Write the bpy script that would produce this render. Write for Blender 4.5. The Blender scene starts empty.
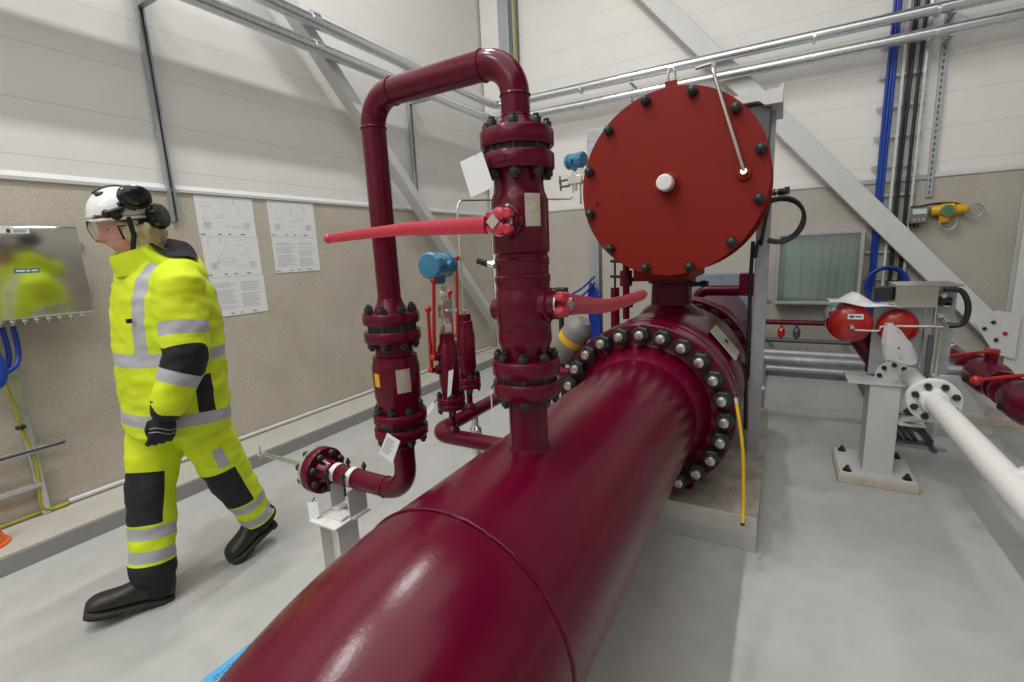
import bpy, bmesh, math, random
from mathutils import Vector as V, Matrix, Quaternion, noise
random.seed(7)
SC = bpy.context.scene
COL = SC.collection
PI = math.pi

# ------------------------------------------------------------------ materials
def nodes(name):
    m = bpy.data.materials.new(name); m.use_nodes = True
    nt = m.node_tree; b = nt.nodes['Principled BSDF']
    return m, nt, b
def N(nt, t, **k):
    n = nt.nodes.new(t)
    for a, v in k.items():
        if a in n.inputs: n.inputs[a].default_value = v
        else: setattr(n, a, v)
    return n
def paint(name, col, rough=.4, metal=0., var=.08, vscale=6., bump=0., bscale=60., coat=0., rvar=0., stretch=None):
    """noise-varied principled material"""
    m, nt, b = nodes(name)
    tc = N(nt, 'ShaderNodeTexCoord')
    src = tc.outputs['Object']
    if stretch:
        mp = N(nt, 'ShaderNodeMapping'); mp.inputs['Scale'].default_value = stretch
        nt.links.new(src, mp.inputs['Vector']); src = mp.outputs['Vector']
    nz = N(nt, 'ShaderNodeTexNoise'); nz.inputs['Scale'].default_value = vscale; nz.inputs['Detail'].default_value = 5
    nt.links.new(src, nz.inputs['Vector'])
    mx = N(nt, 'ShaderNodeMix', data_type='RGBA')
    c = list(col)
    mx.inputs[6].default_value = [x*(1-var) for x in c]+[1]
    mx.inputs[7].default_value = [min(1, x*(1+var)) for x in c]+[1]
    nt.links.new(nz.outputs['Fac'], mx.inputs[0]); nt.links.new(mx.outputs[2], b.inputs['Base Color'])
    b.inputs['Metallic'].default_value = metal
    b.inputs['Coat Weight'].default_value = coat
    b.inputs['Coat Roughness'].default_value = .08
    if rvar:
        mr = N(nt, 'ShaderNodeMapRange'); mr.inputs['To Min'].default_value = max(.02, rough-rvar); mr.inputs['To Max'].default_value = rough+rvar
        nt.links.new(nz.outputs['Fac'], mr.inputs['Value']); nt.links.new(mr.outputs['Result'], b.inputs['Roughness'])
    else: b.inputs['Roughness'].default_value = rough
    if bump:
        n2 = N(nt, 'ShaderNodeTexNoise'); n2.inputs['Scale'].default_value = bscale; n2.inputs['Detail'].default_value = 3
        nt.links.new(src, n2.inputs['Vector'])
        bp = N(nt, 'ShaderNodeBump'); bp.inputs['Strength'].default_value = bump; bp.inputs['Distance'].default_value = .01
        nt.links.new(n2.outputs['Fac'], bp.inputs['Height']); nt.links.new(bp.outputs['Normal'], b.inputs['Normal'])
    return m
MAT = {}
MAT['maroon'] = paint('maroon_paint', (.105, .0012, .0160), .24, var=.1, vscale=4, bump=.035, bscale=90, rvar=.04)
MAT['maroon'].node_tree.nodes['Principled BSDF'].inputs['Specular IOR Level'].default_value = .3
MAT['lever'] = paint('red_lever_paint', (.50, .022, .055), .3, var=.1, bump=.06, bscale=60, coat=.4)
MAT['disc'] = paint('oxide_red_paint', (.205, .008, .0035), .5, var=.12, vscale=3, bump=.03, bscale=150)
MAT['disc'].node_tree.nodes['Principled BSDF'].inputs['Specular IOR Level'].default_value = .25
MAT['ceilingdark'] = paint('dark_ceiling_deck', (.05, .05, .052), .8)
MAT['signalred'] = paint('bright_red_paint', (.40, .012, .010), .25, coat=.3)
MAT['bolt'] = paint('blackened_steel', (.045, .05, .05), .38, metal=.6, var=.3, vscale=40)
MAT['studend'] = paint('bare_stud_steel', (.55, .52, .47), .35, metal=.9, var=.2, vscale=80)
MAT['boltgreen'] = paint('dark_green_black_steel', (.03, .04, .038), .35, metal=.4, var=.3, vscale=40)
MAT['galv'] = paint('galvanised_steel', (.68, .71, .73), .24, metal=.85, var=.22, vscale=28, rvar=.08)
MAT['galvdull'] = paint('dull_galvanised_steel', (.40, .43, .45), .5, metal=.6, var=.25, vscale=22)
MAT['stainless'] = paint('brushed_stainless', (.66, .65, .62), .11, metal=1., var=.05, vscale=10)
MAT['silver'] = paint('bright_fitting_steel', (.68, .67, .64), .25, metal=.9, var=.1)
MAT['white'] = paint('white_paint', (.72, .72, .70), .4, var=.03)
MAT['steelwhite'] = paint('offwhite_steel_paint', (.60, .61, .60), .45, var=.05)
MAT['panel'] = None
MAT['black'] = paint('black_rubber', (.012, .012, .013), .45, var=.2)
MAT['blueT'] = paint('blue_enamel', (.035, .19, .33), .3, var=.1, coat=.2)
MAT['bluecable'] = paint('blue_cable_sheath', (.006, .045, .33), .4)
MAT['yg'] = paint('yellow_cable_sheath', (.38, .34, .04), .45, var=.2, vscale=60)
MAT['yellowhose'] = paint('yellow_hose', (.70, .45, .02), .35)
MAT['paper'] = paint('white_paper', (.78, .79, .80), .7, var=.02)
MAT['ink'] = paint('grey_print', (.45, .46, .48), .8)
MAT['inkdark'] = paint('dark_print', (.05, .05, .06), .8)
MAT['plate'] = paint('etched_plate', (.62, .58, .48), .35, metal=.5, var=.25, vscale=50)
MAT['yellowdev'] = paint('yellow_housing', (.70, .40, .01), .4)
MAT['greenwin'] = paint('green_lens', (.05, .22, .08), .2)
MAT['greyplastic'] = paint('grey_plastic', (.17, .165, .155), .5)
MAT['lcd'] = paint('pale_display', (.55, .68, .62), .3)
MAT['greencloth'] = paint('green_filter_cloth', (.24, .47, .31), .8, var=.15, vscale=12, bump=.15, bscale=60)
MAT['bluegrey'] = paint('blue_grey_enamel', (.22, .25, .31), .5)
MAT['polythene'] = paint('white_plastic_film', (.80, .80, .80), .3)
MAT['film'] = paint('clear_plastic_film', (.85, .86, .87), .25)
MAT['film'].node_tree.nodes['Principled BSDF'].inputs['Transmission Weight'].default_value = .55
MAT['film'].node_tree.nodes['Principled BSDF'].inputs['IOR'].default_value = 1.1
MAT['tape'] = paint('light_blue_label', (.10, .42, .75), .4)
MAT['orange'] = paint('orange_plastic', (.8, .16, .02), .5)
MAT['bluelabel'] = paint('dark_blue_label', (.03, .16, .30), .4)
MAT['greymetal'] = paint('dark_grey_steel', (.10, .10, .11), .45, metal=.4)

def concrete(name, c1, c2, scale=2.2, speck=.25, rough=.85, bump=.25):
    m, nt, b = nodes(name)
    tc = N(nt, 'ShaderNodeTexCoord')
    n1 = N(nt, 'ShaderNodeTexNoise'); n1.inputs['Scale'].default_value = scale; n1.inputs['Detail'].default_value = 7; n1.inputs['Roughness'].default_value = .62
    n2 = N(nt, 'ShaderNodeTexNoise'); n2.inputs['Scale'].default_value = 95; n2.inputs['Detail'].default_value = 4; n2.inputs['Roughness'].default_value = .75
    for n in (n1, n2): nt.links.new(tc.outputs['Object'], n.inputs['Vector'])
    mr = N(nt, 'ShaderNodeMapRange'); mr.inputs['From Min'].default_value = .3; mr.inputs['From Max'].default_value = .7
    nt.links.new(n1.outputs['Fac'], mr.inputs['Value'])
    mx = N(nt, 'ShaderNodeMix', data_type='RGBA'); mx.inputs[6].default_value = (*c1, 1); mx.inputs[7].default_value = (*c2, 1)
    nt.links.new(mr.outputs['Result'], mx.inputs[0])
    mr2 = N(nt, 'ShaderNodeMapRange'); mr2.inputs['From Min'].default_value = .3; mr2.inputs['From Max'].default_value = .7
    mr2.inputs['To Min'].default_value = 1-speck; mr2.inputs['To Max'].default_value = 1+speck
    nt.links.new(n2.outputs['Fac'], mr2.inputs['Value'])
    mu = N(nt, 'ShaderNodeMix', data_type='RGBA', blend_type='MULTIPLY'); mu.inputs[0].default_value = 1
    nt.links.new(mx.outputs[2], mu.inputs[6]); nt.links.new(mr2.outputs['Result'], mu.inputs[7])
    nt.links.new(mu.outputs[2], b.inputs['Base Color'])
    b.inputs['Roughness'].default_value = rough
    bp = N(nt, 'ShaderNodeBump'); bp.inputs['Strength'].default_value = bump; bp.inputs['Distance'].default_value = .006
    nt.links.new(n2.outputs['Fac'], bp.inputs['Height']); nt.links.new(bp.outputs['Normal'], b.inputs['Normal'])
    return m
MAT['conc'] = concrete('beige_concrete', (.46, .415, .34), (.55, .505, .425), 2.2, .18)
MAT['concb'] = concrete('grey_beige_concrete', (.40, .37, .325), (.48, .45, .40), 2.0, .15)
MAT['kerb'] = concrete('kerb_concrete', (.42, .40, .35), (.50, .48, .43), 3., .12)
MAT['kerbface'] = concrete('kerb_face_grey', (.27, .27, .26), (.31, .31, .30), 3., .08, .5)
MAT['plinth'] = concrete('stained_plinth_concrete', (.25, .20, .145), (.52, .49, .44), 6., .3)
MAT['plinthface'] = concrete('pale_plinth_coating', (.50, .47, .42), (.62, .61, .58), 9., .08, .6)
MAT['woodpad'] = concrete('grout_pad', (.48, .42, .34), (.58, .53, .45), 5., .1)

def panel_mat():
    m, nt, b = nodes('white_sandwich_panel')
    tc = N(nt, 'ShaderNodeTexCoord'); sp = N(nt, 'ShaderNodeSeparateXYZ'); nt.links.new(tc.outputs['Object'], sp.inputs[0])
    dv = N(nt, 'ShaderNodeMath', operation='DIVIDE'); dv.inputs[1].default_value = .30; nt.links.new(sp.outputs['Z'], dv.inputs[0])
    fr = N(nt, 'ShaderNodeMath', operation='FRACT'); nt.links.new(dv.outputs[0], fr.inputs[0])
    lt = N(nt, 'ShaderNodeMath', operation='LESS_THAN'); lt.inputs[1].default_value = .022; nt.links.new(fr.outputs[0], lt.inputs[0])
    mx = N(nt, 'ShaderNodeMix', data_type='RGBA'); mx.inputs[6].default_value = (.77, .755, .73, 1); mx.inputs[7].default_value = (.63, .62, .60, 1)
    nt.links.new(lt.outputs[0], mx.inputs[0])
    n = N(nt, 'ShaderNodeTexNoise'); n.inputs['Scale'].default_value = 3; nt.links.new(tc.outputs['Object'], n.inputs['Vector'])
    mr = N(nt, 'ShaderNodeMapRange'); mr.inputs['To Min'].default_value = .94; mr.inputs['To Max'].default_value = 1.06; nt.links.new(n.outputs['Fac'], mr.inputs['Value'])
    mu = N(nt, 'ShaderNodeMix', data_type='RGBA', blend_type='MULTIPLY'); mu.inputs[0].default_value = 1
    nt.links.new(mx.outputs[2], mu.inputs[6]); nt.links.new(mr.outputs['Result'], mu.inputs[7]); nt.links.new(mu.outputs[2], b.inputs['Base Color'])
    b.inputs['Roughness'].default_value = .5
    return m
MAT['panel'] = panel_mat()
def floor_mat():
    m, nt, b = nodes('grey_epoxy_floor')
    tc = N(nt, 'ShaderNodeTexCoord')
    mp = N(nt, 'ShaderNodeMapping'); mp.inputs['Scale'].default_value = (2.2, .35, 1); nt.links.new(tc.outputs['Object'], mp.inputs['Vector'])
    n1 = N(nt, 'ShaderNodeTexNoise'); n1.inputs['Scale'].default_value = 1.3; n1.inputs['Detail'].default_value = 5; nt.links.new(mp.outputs['Vector'], n1.inputs['Vector'])
    n2 = N(nt, 'ShaderNodeTexNoise'); n2.inputs['Scale'].default_value = 9; n2.inputs['Detail'].default_value = 6; nt.links.new(tc.outputs['Object'], n2.inputs['Vector'])
    ad = N(nt, 'ShaderNodeMath', operation='ADD'); nt.links.new(n1.outputs['Fac'], ad.inputs[0]); nt.links.new(n2.outputs['Fac'], ad.inputs[1])
    mr = N(nt, 'ShaderNodeMapRange'); mr.inputs['From Min'].default_value = .7; mr.inputs['From Max'].default_value = 1.3; nt.links.new(ad.outputs[0], mr.inputs['Value'])
    mx = N(nt, 'ShaderNodeMix', data_type='RGBA'); mx.inputs[6].default_value = (.41, .415, .405, 1); mx.inputs[7].default_value = (.50, .50, .485, 1)
    nt.links.new(mr.outputs['Result'], mx.inputs[0]); nt.links.new(mx.outputs[2], b.inputs['Base Color'])
    rr = N(nt, 'ShaderNodeMapRange'); rr.inputs['To Min'].default_value = .22; rr.inputs['To Max'].default_value = .42; nt.links.new(n2.outputs['Fac'], rr.inputs['Value'])
    nt.links.new(rr.outputs['Result'], b.inputs['Roughness'])
    return m
MAT['floor'] = floor_mat()

# ------------------------------------------------------------------ mesh builder
def frame(ax):
    ax = V(ax).normalized()
    u = ax.cross(V((0, 0, 1)))
    if u.length < 1e-4: u = V((1, 0, 0))
    u.normalize(); w = u.cross(ax)       # (u, ax, w)
    return ax, u, w
class MB:
    def __init__(s): s.v = []; s.f = []; s.m = []; s.mi = 0
    def mat(s, i): s.mi = i; return s
    def add(s, vs, fs):
        o = len(s.v); s.v += [V(p) for p in vs]
        for f in fs: s.f.append([o+i for i in f]); s.m.append(s.mi)
        return s
    def box(s, x0, x1, y0, y1, z0, z1):
        return s.add([(x, y, z) for x in (x0, x1) for y in (y0, y1) for z in (z0, z1)],
                     [(0, 1, 3, 2), (4, 6, 7, 5), (0, 4, 5, 1), (2, 3, 7, 6), (0, 2, 6, 4), (1, 5, 7, 3)])
    def obox(s, c, ax, ay, az):
        c = V(c); ax, ay, az = V(ax), V(ay), V(az)
        return s.add([c+i*ax+j*ay+k*az for i in (-1, 1) for j in (-1, 1) for k in (-1, 1)],
                     [(0, 1, 3, 2), (4, 6, 7, 5), (0, 4, 5, 1), (2, 3, 7, 6), (0, 2, 6, 4), (1, 5, 7, 3)])
    def bar(s, p, q, w, h, up=(0, 0, 1)):
        p, q = V(p), V(q); a = (q-p)/2; d = a.normalized(); side = d.cross(V(up)).normalized(); u = side.cross(d)
        return s.obox((p+q)/2, a, side*w/2, u*h/2)
    def rings(s, R, cap=True, closed=False):
        n = len(R[0]); vs = [p for r in R for p in r]; fs = []
        k = len(R)
        for i in range(k if closed else k-1):
            for j in range(n):
                a, b = i*n+j, i*n+(j+1) % n; c, d = ((i+1) % k)*n+(j+1) % n, ((i+1) % k)*n+j
                fs.append((a, b, c, d))
        if cap and not closed: fs.append(tuple(range(n))[::-1]); fs.append(tuple((k-1)*n+j for j in range(n)))
        return s.add(vs, fs)
    def lathe(s, o, ax, prof, n=32, cap=True):
        o = V(o); a, u, w = frame(ax)
        return s.rings([[o+a*t+(u*math.cos(2*PI*j/n)+w*math.sin(2*PI*j/n))*max(r, 1e-4) for j in range(n)] for t, r in prof], cap)
    def cyl(s, p, q, r, r2=None, n=20):
        p, q = V(p), V(q)
        return s.lathe(p, q-p, [(0, r), ((q-p).length, r if r2 is None else r2)], n)
    def tube(s, P, r, n=12, closed=False):
        P = [V(p) for p in P]; k = len(P); T = []
        for i in range(k):
            a = P[i-1] if (i > 0 or closed) else P[i]; b = P[(i+1) % k] if (i < k-1 or closed) else P[i]
            T.append((b-a).normalized())
        a, u, w = frame(T[0]); R = []
        for i in range(k):
            if i: 
                q = T[i-1].rotation_difference(T[i]); u = q @ u
            u = (u-T[i]*u.dot(T[i])).normalized(); w = u.cross(T[i])
            rr = r[i] if isinstance(r, (list, tuple)) else r
            R.append([P[i]+(u*math.cos(2*PI*j/n)+w*math.sin(2*PI*j/n))*rr for j in range(n)])
        return s.rings(R, True, closed)
    def sphere(s, c, r, sc=(1, 1, 1), n=20):
        c = V(c); m = n//2
        return s.rings([[c+V((r*sc[0]*math.sin(PI*max(.004, min(.996, i/m)))*math.cos(2*PI*j/n), r*sc[1]*math.sin(PI*max(.004, min(.996, i/m)))*math.sin(2*PI*j/n), r*sc[2]*math.cos(PI*i/m))) for j in range(n)] for i in range(m+1)])
    def prism(s, pts, d):
        d = V(d); n = len(pts); pts = [V(p) for p in pts]
        fs = [tuple(range(n))[::-1], tuple(n+j for j in range(n))]+[(j, (j+1) % n, n+(j+1) % n, n+j) for j in range(n)]
        return s.add(pts+[p+d for p in pts], fs)
    def hexn(s, p, ax, r, h): return s.lathe(p, ax, [(0, r*.92), (h*.12, r), (h*.85, r), (h, r*.86)], 6)

WLOC = {}
UNIT = [1., 0.]              # drawing unit in metres and datum height of the group being built
def unit(k, dz): UNIT[:] = [k, dz]
def U(p): p = V(p)*UNIT[0]; p.z += UNIT[1]; return p
def build(name, mb, mats, parent=None, local=False, angle=38, bevel=0., mesh=None):
    if mesh is None:
        me = bpy.data.meshes.new(name)
        vs = mb.v if local else [U(p) for p in mb.v]
        off = V((0, 0, 0))
        if parent is not None and not local: off = WLOC[parent.name]
        if parent is None and not local:
            lo = V([min(p[i] for p in vs) for i in range(3)]); hi = V([max(p[i] for p in vs) for i in range(3)])
            off = V(((lo.x+hi.x)/2, (lo.y+hi.y)/2, lo.z))
        me.from_pydata([p-off for p in vs], [], mb.f)
        if not isinstance(mats, (list, tuple)): mats = [mats]
        for m in mats: me.materials.append(MAT[m] if isinstance(m, str) else m)
        for p, i in zip(me.polygons, mb.m): p.material_index = i
        bm = bmesh.new(); bm.from_mesh(me); bmesh.ops.recalc_face_normals(bm, faces=bm.faces); bm.to_mesh(me); bm.free()
        me.polygons.foreach_set('use_smooth', [True]*len(me.polygons)); me.set_sharp_from_angle(angle=math.radians(angle))
    else: me = mesh
    o = bpy.data.objects.new(name, me); COL.objects.link(o)
    if parent is not None: o.parent = parent; WLOC[o.name] = WLOC[parent.name]
    elif mesh is None and not local: o.location = off; WLOC[o.name] = off
    else: WLOC[o.name] = V((0, 0, 0))
    if bevel:
        b = o.modifiers.new('bevel', 'BEVEL'); b.width = bevel; b.segments = 2; b.limit_method = 'ANGLE'; b.angle_limit = math.radians(50)
    return o
def tag(o, label, cat, group=None):
    o['label'] = label; o['category'] = cat
    if group: o['group'] = group
    return o
def thing(name, label, cat, loc, rotz=0., group=None):
    o = bpy.data.objects.new(name, None); COL.objects.link(o); o.empty_display_size = .1
    loc = U(loc); o.location = loc; o.rotation_euler = (0, 0, rotz); WLOC[o.name] = loc
    return tag(o, label, cat, group)
def struct(name, mb, mats, **k):
    o = build(name, mb, mats, **k); o['kind'] = 'structure'; return o
def put(name, mesh, parent, loc, ax=None):
    """another object on shared mesh data (mesh built along +Z)"""
    o = bpy.data.objects.new(name, mesh); COL.objects.link(o)
    if parent: o.parent = parent
    loc = U(loc); o.location = loc-(WLOC[parent.name] if parent else V((0, 0, 0)))
    if ax is not None: o.rotation_mode = 'QUATERNION'; o.rotation_quaternion = V((0, 0, 1)).rotation_difference(V(ax).normalized())
    WLOC[o.name] = loc
    return o
def data(name, mb, mats, angle=38):
    mb.v = [p*UNIT[0] for p in mb.v]
    o = build(name, mb, mats, local=True, angle=angle); me = o.data; bpy.data.objects.remove(o); return me
def fillet(P, r, n=8):
    P = [V(p) for p in P]; out = [P[0]]
    for i in range(1, len(P)-1):
        a, b, c = P[i-1], P[i], P[i+1]; d1 = (a-b).normalized(); d2 = (c-b).normalized()
        th = d1.angle(d2); t = min(r/math.tan(th/2), (a-b).length*.49 if i > 1 else (a-b).length*.98, (c-b).length*.98 if i == len(P)-2 else (c-b).length*.49)
        rr = t*math.tan(th/2); cen = b+(d1+d2).normalized()*(rr/math.sin(th/2)); s = b+d1*t-cen; e = b+d2*t-cen
        q = s.rotation_difference(e)
        for k in range(n+1): out.append(cen+Quaternion().slerp(q, k/n) @ s)
    out.append(P[-1]); return out
def spline(P, n=6):
    P = [V(p) for p in P]; Q = [P[0]]+P+[P[-1]]; out = []
    for i in range(1, len(Q)-2):
        a, b, c, d = Q[i-1:i+3]
        for k in range(n):
            t = k/n; out.append(.5*((2*b)+(c-a)*t+(2*a-5*b+4*c-d)*t*t+(3*b-a-3*c+d)*t**3))
    out.append(P[-1]); return out
def text_mesh(body, size, mat, ext=.0005):
    cu = bpy.data.curves.new('t', 'FONT'); cu.body = body; cu.size = size; cu.extrude = ext; cu.align_x = 'CENTER'; cu.align_y = 'CENTER'
    o = bpy.data.objects.new('t', cu); COL.objects.link(o)
    dg = bpy.context.evaluated_depsgraph_get(); me = bpy.data.meshes.new_from_object(o.evaluated_get(dg)); bpy.data.objects.remove(o); bpy.data.curves.remove(cu)
    me.materials.clear(); me.materials.append(MAT[mat]); return me

# ------------------------------------------------------------------ camera
f_px, pit, yaw, roll, H = 474.11, .184188, .521286, -.046838, 1.45
cy, sy, cp, sp = math.cos(yaw), math.sin(yaw), math.cos(pit), math.sin(pit)
fwd = V((-sy*cp, cy*cp, -sp)); right = V((cy, sy, 0)); up = right.cross(fwd)
cr, sr = math.cos(roll), math.sin(roll)
r2 = right*cr+up*sr; u2 = up*cr-right*sr
cam = bpy.data.cameras.new('camera'); cam.sensor_width = 36; cam.lens = f_px/1024*36; cam.clip_start = .02; cam.clip_end = 60
co = bpy.data.objects.new('camera', cam); COL.objects.link(co)
Mx = Matrix((r2, u2, -fwd)).transposed().to_4x4(); Mx.translation = (0, 0, H); co.matrix_world = Mx
SC.camera = co
# ================================================================== setting
XW, YW = -3.65, 6.0          # left wall face, back wall face
TRIM = 1.96
struct('floor', MB().box(-4, 7.2, -6.2, 6.3, -.2, 0), 'floor', local=True)
struct('ceiling', MB().box(-4, 7.2, -6.2, 6.3, 6.6, 6.8), 'ceilingdark', local=True)
struct('wall_left', MB().box(XW-.3, XW, -6, 6.3, 0, TRIM).mat(1).box(XW-.3, XW-.02, -6, 6.3, TRIM, 6.6), ['conc', 'panel'], local=True)
struct('wall_back', MB().box(XW-.3, 7.2, YW, YW+.3, 0, TRIM).mat(1).box(XW-.3, 7.2, YW+.02, YW+.3, TRIM, 6.6), ['concb', 'panel'], local=True)
struct('wall_right', MB().box(7, 7.3, -6, 6.3, 0, TRIM).mat(1).box(7.02, 7.3, -6, 6.3, TRIM, 6.6), ['concb', 'panel'], local=True)
struct('wall_front', MB().box(XW-.3, 7.2, -6.3, -6, 0, TRIM).mat(1).box(XW-.3, 7.2, -6.3, -6.02, TRIM, 6.6), ['concb', 'panel'], local=True)
# ledge flashing on top of the concrete
def ledge(n, pts, d): struct(n, MB().prism(pts, d), 'steelwhite', local=True, bevel=.004)
ledge('trim_1', [(XW-.03, -6, TRIM), (XW+.012, -6, TRIM), (XW+.012, -6, TRIM+.022), (XW-.02, -6, TRIM+.055)], (0, 12, 0))
ledge('trim_2', [(XW, YW+.03, TRIM), (XW, YW-.012, TRIM), (XW, YW-.012, TRIM+.022), (XW, YW+.02, TRIM+.055)], (10.6, 0, 0))
# kerb along the left wall: pale top, darker grey face
struct('trim_3', MB().mat(0).box(XW, -3.262, -6, 6, 0, .1).mat(1).box(-3.262, -3.255, -6, 6, 0, .092), ['kerb', 'kerbface'], local=True, bevel=.006)
struct('trim_4', MB().box(-3.26, 7, 5.93, 6, 0, .1), 'kerb', local=True, bevel=.006)
# corner column with its pale casing, back right column
struct('column_corner', MB().box(-3.64, -3.37, 5.89, 5.99, .1, 6.6).mat(1).box(-3.37, -3.22, 5.885, 5.99, .1, 6.6), ['panel', 'galvdull'], local=True, bevel=.004)
def hbeam(mb, x0, x1, y0, y1, z0, z1, t=.012):
    mb.box(x0, x1, y0, y0+t, z0, z1).box(x0, x1, y1-t, y1, z0, z1).box((x0+x1)/2-t/2, (x0+x1)/2+t/2, y0+t, y1-t, z0, z1); return mb
struct('column_right', hbeam(MB(), 1.80, 2.08, 5.86, 5.985, .1, 6.6), 'steelwhite', local=True)

# ================================================================== left wall
def strut(name, label, x, y, z0, z1, nx=1):
    """slotted channel on the left wall"""
    t = thing(name, label, 'channel', (x, y, z0))
    build('channel', MB().box(x-.02, x-.016, y-.021, y+.021, z0, z1).box(x-.016, x+.02, y-.021, y-.018, z0, z1).box(x-.016, x+.02, y+.018, y+.021, z0, z1)
          .box(x+.017, x+.02, y-.018, y-.009, z0, z1).box(x+.017, x+.02, y+.009, y+.018, z0, z1), 'galvdull', t)
    return t
t = strut('strut_channel', 'galvanised vertical channel on left wall above the helmeted person', XW+.02, 1.785, 1.765, 3.55)
build('pipe_clamp', MB().box(XW, XW+.30, 1.765, 1.805, 3.08, 3.10).tube([(XW+.255+.065*math.cos(a), 1.785, 3.16+.065*math.sin(a)) for a in [i*PI/8 for i in range(17)]], .006, 6), 'galvdull', t)
t = strut('strut_channel', 'galvanised vertical channel on left wall seen inside the maroon pipe loop', XW+.02, 4.32, 1.9, 3.55)
build('pipe_clamp', MB().box(XW, XW+.30, 4.30, 4.34, 3.08, 3.10), 'galvdull', t)
# two galvanised pipes round the corner
for z, zz, off, lab in ((3.165, 3.15, 0, 'lower of the two galvanised pipes running round the upper walls'), (3.375, 3.325, .0, 'upper of the two galvanised pipes running round the upper walls')):
    t = thing('conduit_pipe', lab, 'pipe', (XW+.255, 1, z), group='galvanised pipes on the upper walls')
    x = XW+.255; y = YW-.22
    build('pipe_run', MB().tube(fillet([(x, -5.9, z), (x, y, (z+zz)/2), (6.9, y, zz)], .16, 10), .05, 20), 'galv', t)
    for yy in (.6, 2.95, 4.4): build('coupling', MB().cyl((x, yy-.035, z), (x, yy+.035, z), .0545), 'galv', t)
    for xx in (-2.2, .15, 1.05, 3.2): build('coupling', MB().cyl((xx-.012, y, zz), (xx+.012, y, zz), .054), 'galv', t)
    for yy in (1.785, 4.32): build('wall_bracket', MB().bar((XW, yy, z-.055), (x+.05, yy, z-.055), .03, .012), 'galvdull', t)
    for xx in (1.15, -1.6): build('wall_bracket', MB().bar((xx, YW, zz-.055), (xx, y-.05, zz-.055), .03, .012), 'galvdull', t)
# diagonal brace on the left wall
def brace(label, p, q, w, h, upv, gl=None):
    t = thing('diagonal_brace', label, 'brace', (V(p)+V(q))/2)
    build('brace_tube', MB().bar(p, q, w, h, upv), 'steelwhite', t, bevel=.008)
    return t
p0, p1 = V((-3.52, 2.45, 3.85)), V((-3.52, 5.72, .42))
brace('white diagonal steel brace on left wall behind the maroon pipe loop', p0, p1, .1, .13, (1, 0, 0))
# diagonal brace on the back wall
t = brace('long white diagonal steel brace crossing the back wall', (-2.59, 5.88, 5.5), (1.74, 5.88, .52), .19, .07, (0, -1, 0))
d = (V((1.74, 5.88, .52))-V((-2.59, 5.88, 5.5))).normalized()
gp = build('gusset_plate', MB().prism([(1.56, 5.842, .62), (1.70, 5.842, .74), (1.86, 5.842, .70), (1.86, 5.842, .30), (1.72, 5.842, .34)], (0, -.012, 0)), 'steelwhite', t)
c = V((1.70, 5.83, .55)); e = V((.66, 0, .75))
for i, (a, b) in enumerate(((-.055, -.05), (-.055, .05), (.055, -.05), (.055, .05))):
    pp = c+d*a*1.2+e.normalized()*b*.8
    o = build('bolt', MB().hexn(pp, (0, -1, 0), .018, .016), 'signalred' if i == 3 else 'bolt', gp)
    if i == 3: o['label'] = 'red bolt head'
# paper sheets : three A3 on the left, two on the right
def sheet(y0, y1, ztop, zbot, label, kind, tilt=0):
    x = XW+.002
    t = thing('printed_sheet', label, 'paper', (x, (y0+y1)/2, zbot), group='drawing sheets taped to the left wall')
    build('page', MB().box(x, x+.0015, y0, y1, zbot, ztop), 'paper', t)
    k = MB(); xx = x+.0016
    r = random.Random(int(ztop*1000)+int(y0*100))
    def ln(a, b, c_, d_): k.box(xx, xx+.0005, a, b, c_, d_)
    w, h = y1-y0, ztop-zbot
    if kind == 'text':
        for c0, c1 in ((.06, .46), (.54, .92)):
            z = ztop-.05
            while z > zbot+.05:
                ln(y0+w*c0, y0+w*(c0+(c1-c0)*r.uniform(.7, 1)), z, z+.0035); z -= .0125 if r.random() > .12 else .026
    else:
        for i in range(26):
            a = r.uniform(.05, .8); z = r.uniform(.22, .92)
            if r.random() < .5: ln(y0+w*a, y0+w*min(.95, a+r.uniform(.03, .22)), zbot+h*z, zbot+h*z+.002)
            else: ln(y0+w*a, y0+w*a+.002, zbot+h*z, zbot+h*min(.95, z+r.uniform(.03, .2)))
        for a in (.1, .78):
            for i in range(6): ln(y0+w*a, y0+w*(a+r.uniform(.08, .14)), zbot+h*(.2+.03*i), zbot+h*(.2+.03*i)+.003)
    build('printing', k, 'ink', t)
    k = MB()
    for a, b in ((.02, .10), (.3, .36), (.48, .53), (.7, .78)): k.box(xx, xx+.0005, y0+w*a, y0+w*b, zbot+.014, zbot+.02)
    build('title_block', k, 'inkdark', t)
SA = 'in the taller left column on the wall'
sheet(1.935, 2.365, 1.955, 1.665, 'topmost drawing sheet '+SA, 'draw')
sheet(1.940, 2.370, 1.663, 1.372, 'middle drawing sheet '+SA, 'draw')
sheet(1.945, 2.375, 1.370, 1.075, 'bottom sheet of text '+SA, 'text')
sheet(2.49, 2.93, 1.955, 1.665, 'upper drawing sheet of the shorter right pair on the wall', 'draw')
sheet(2.49, 2.93, 1.663, 1.372, 'lower sheet of text of the shorter right pair on the wall', 'text')
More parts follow.
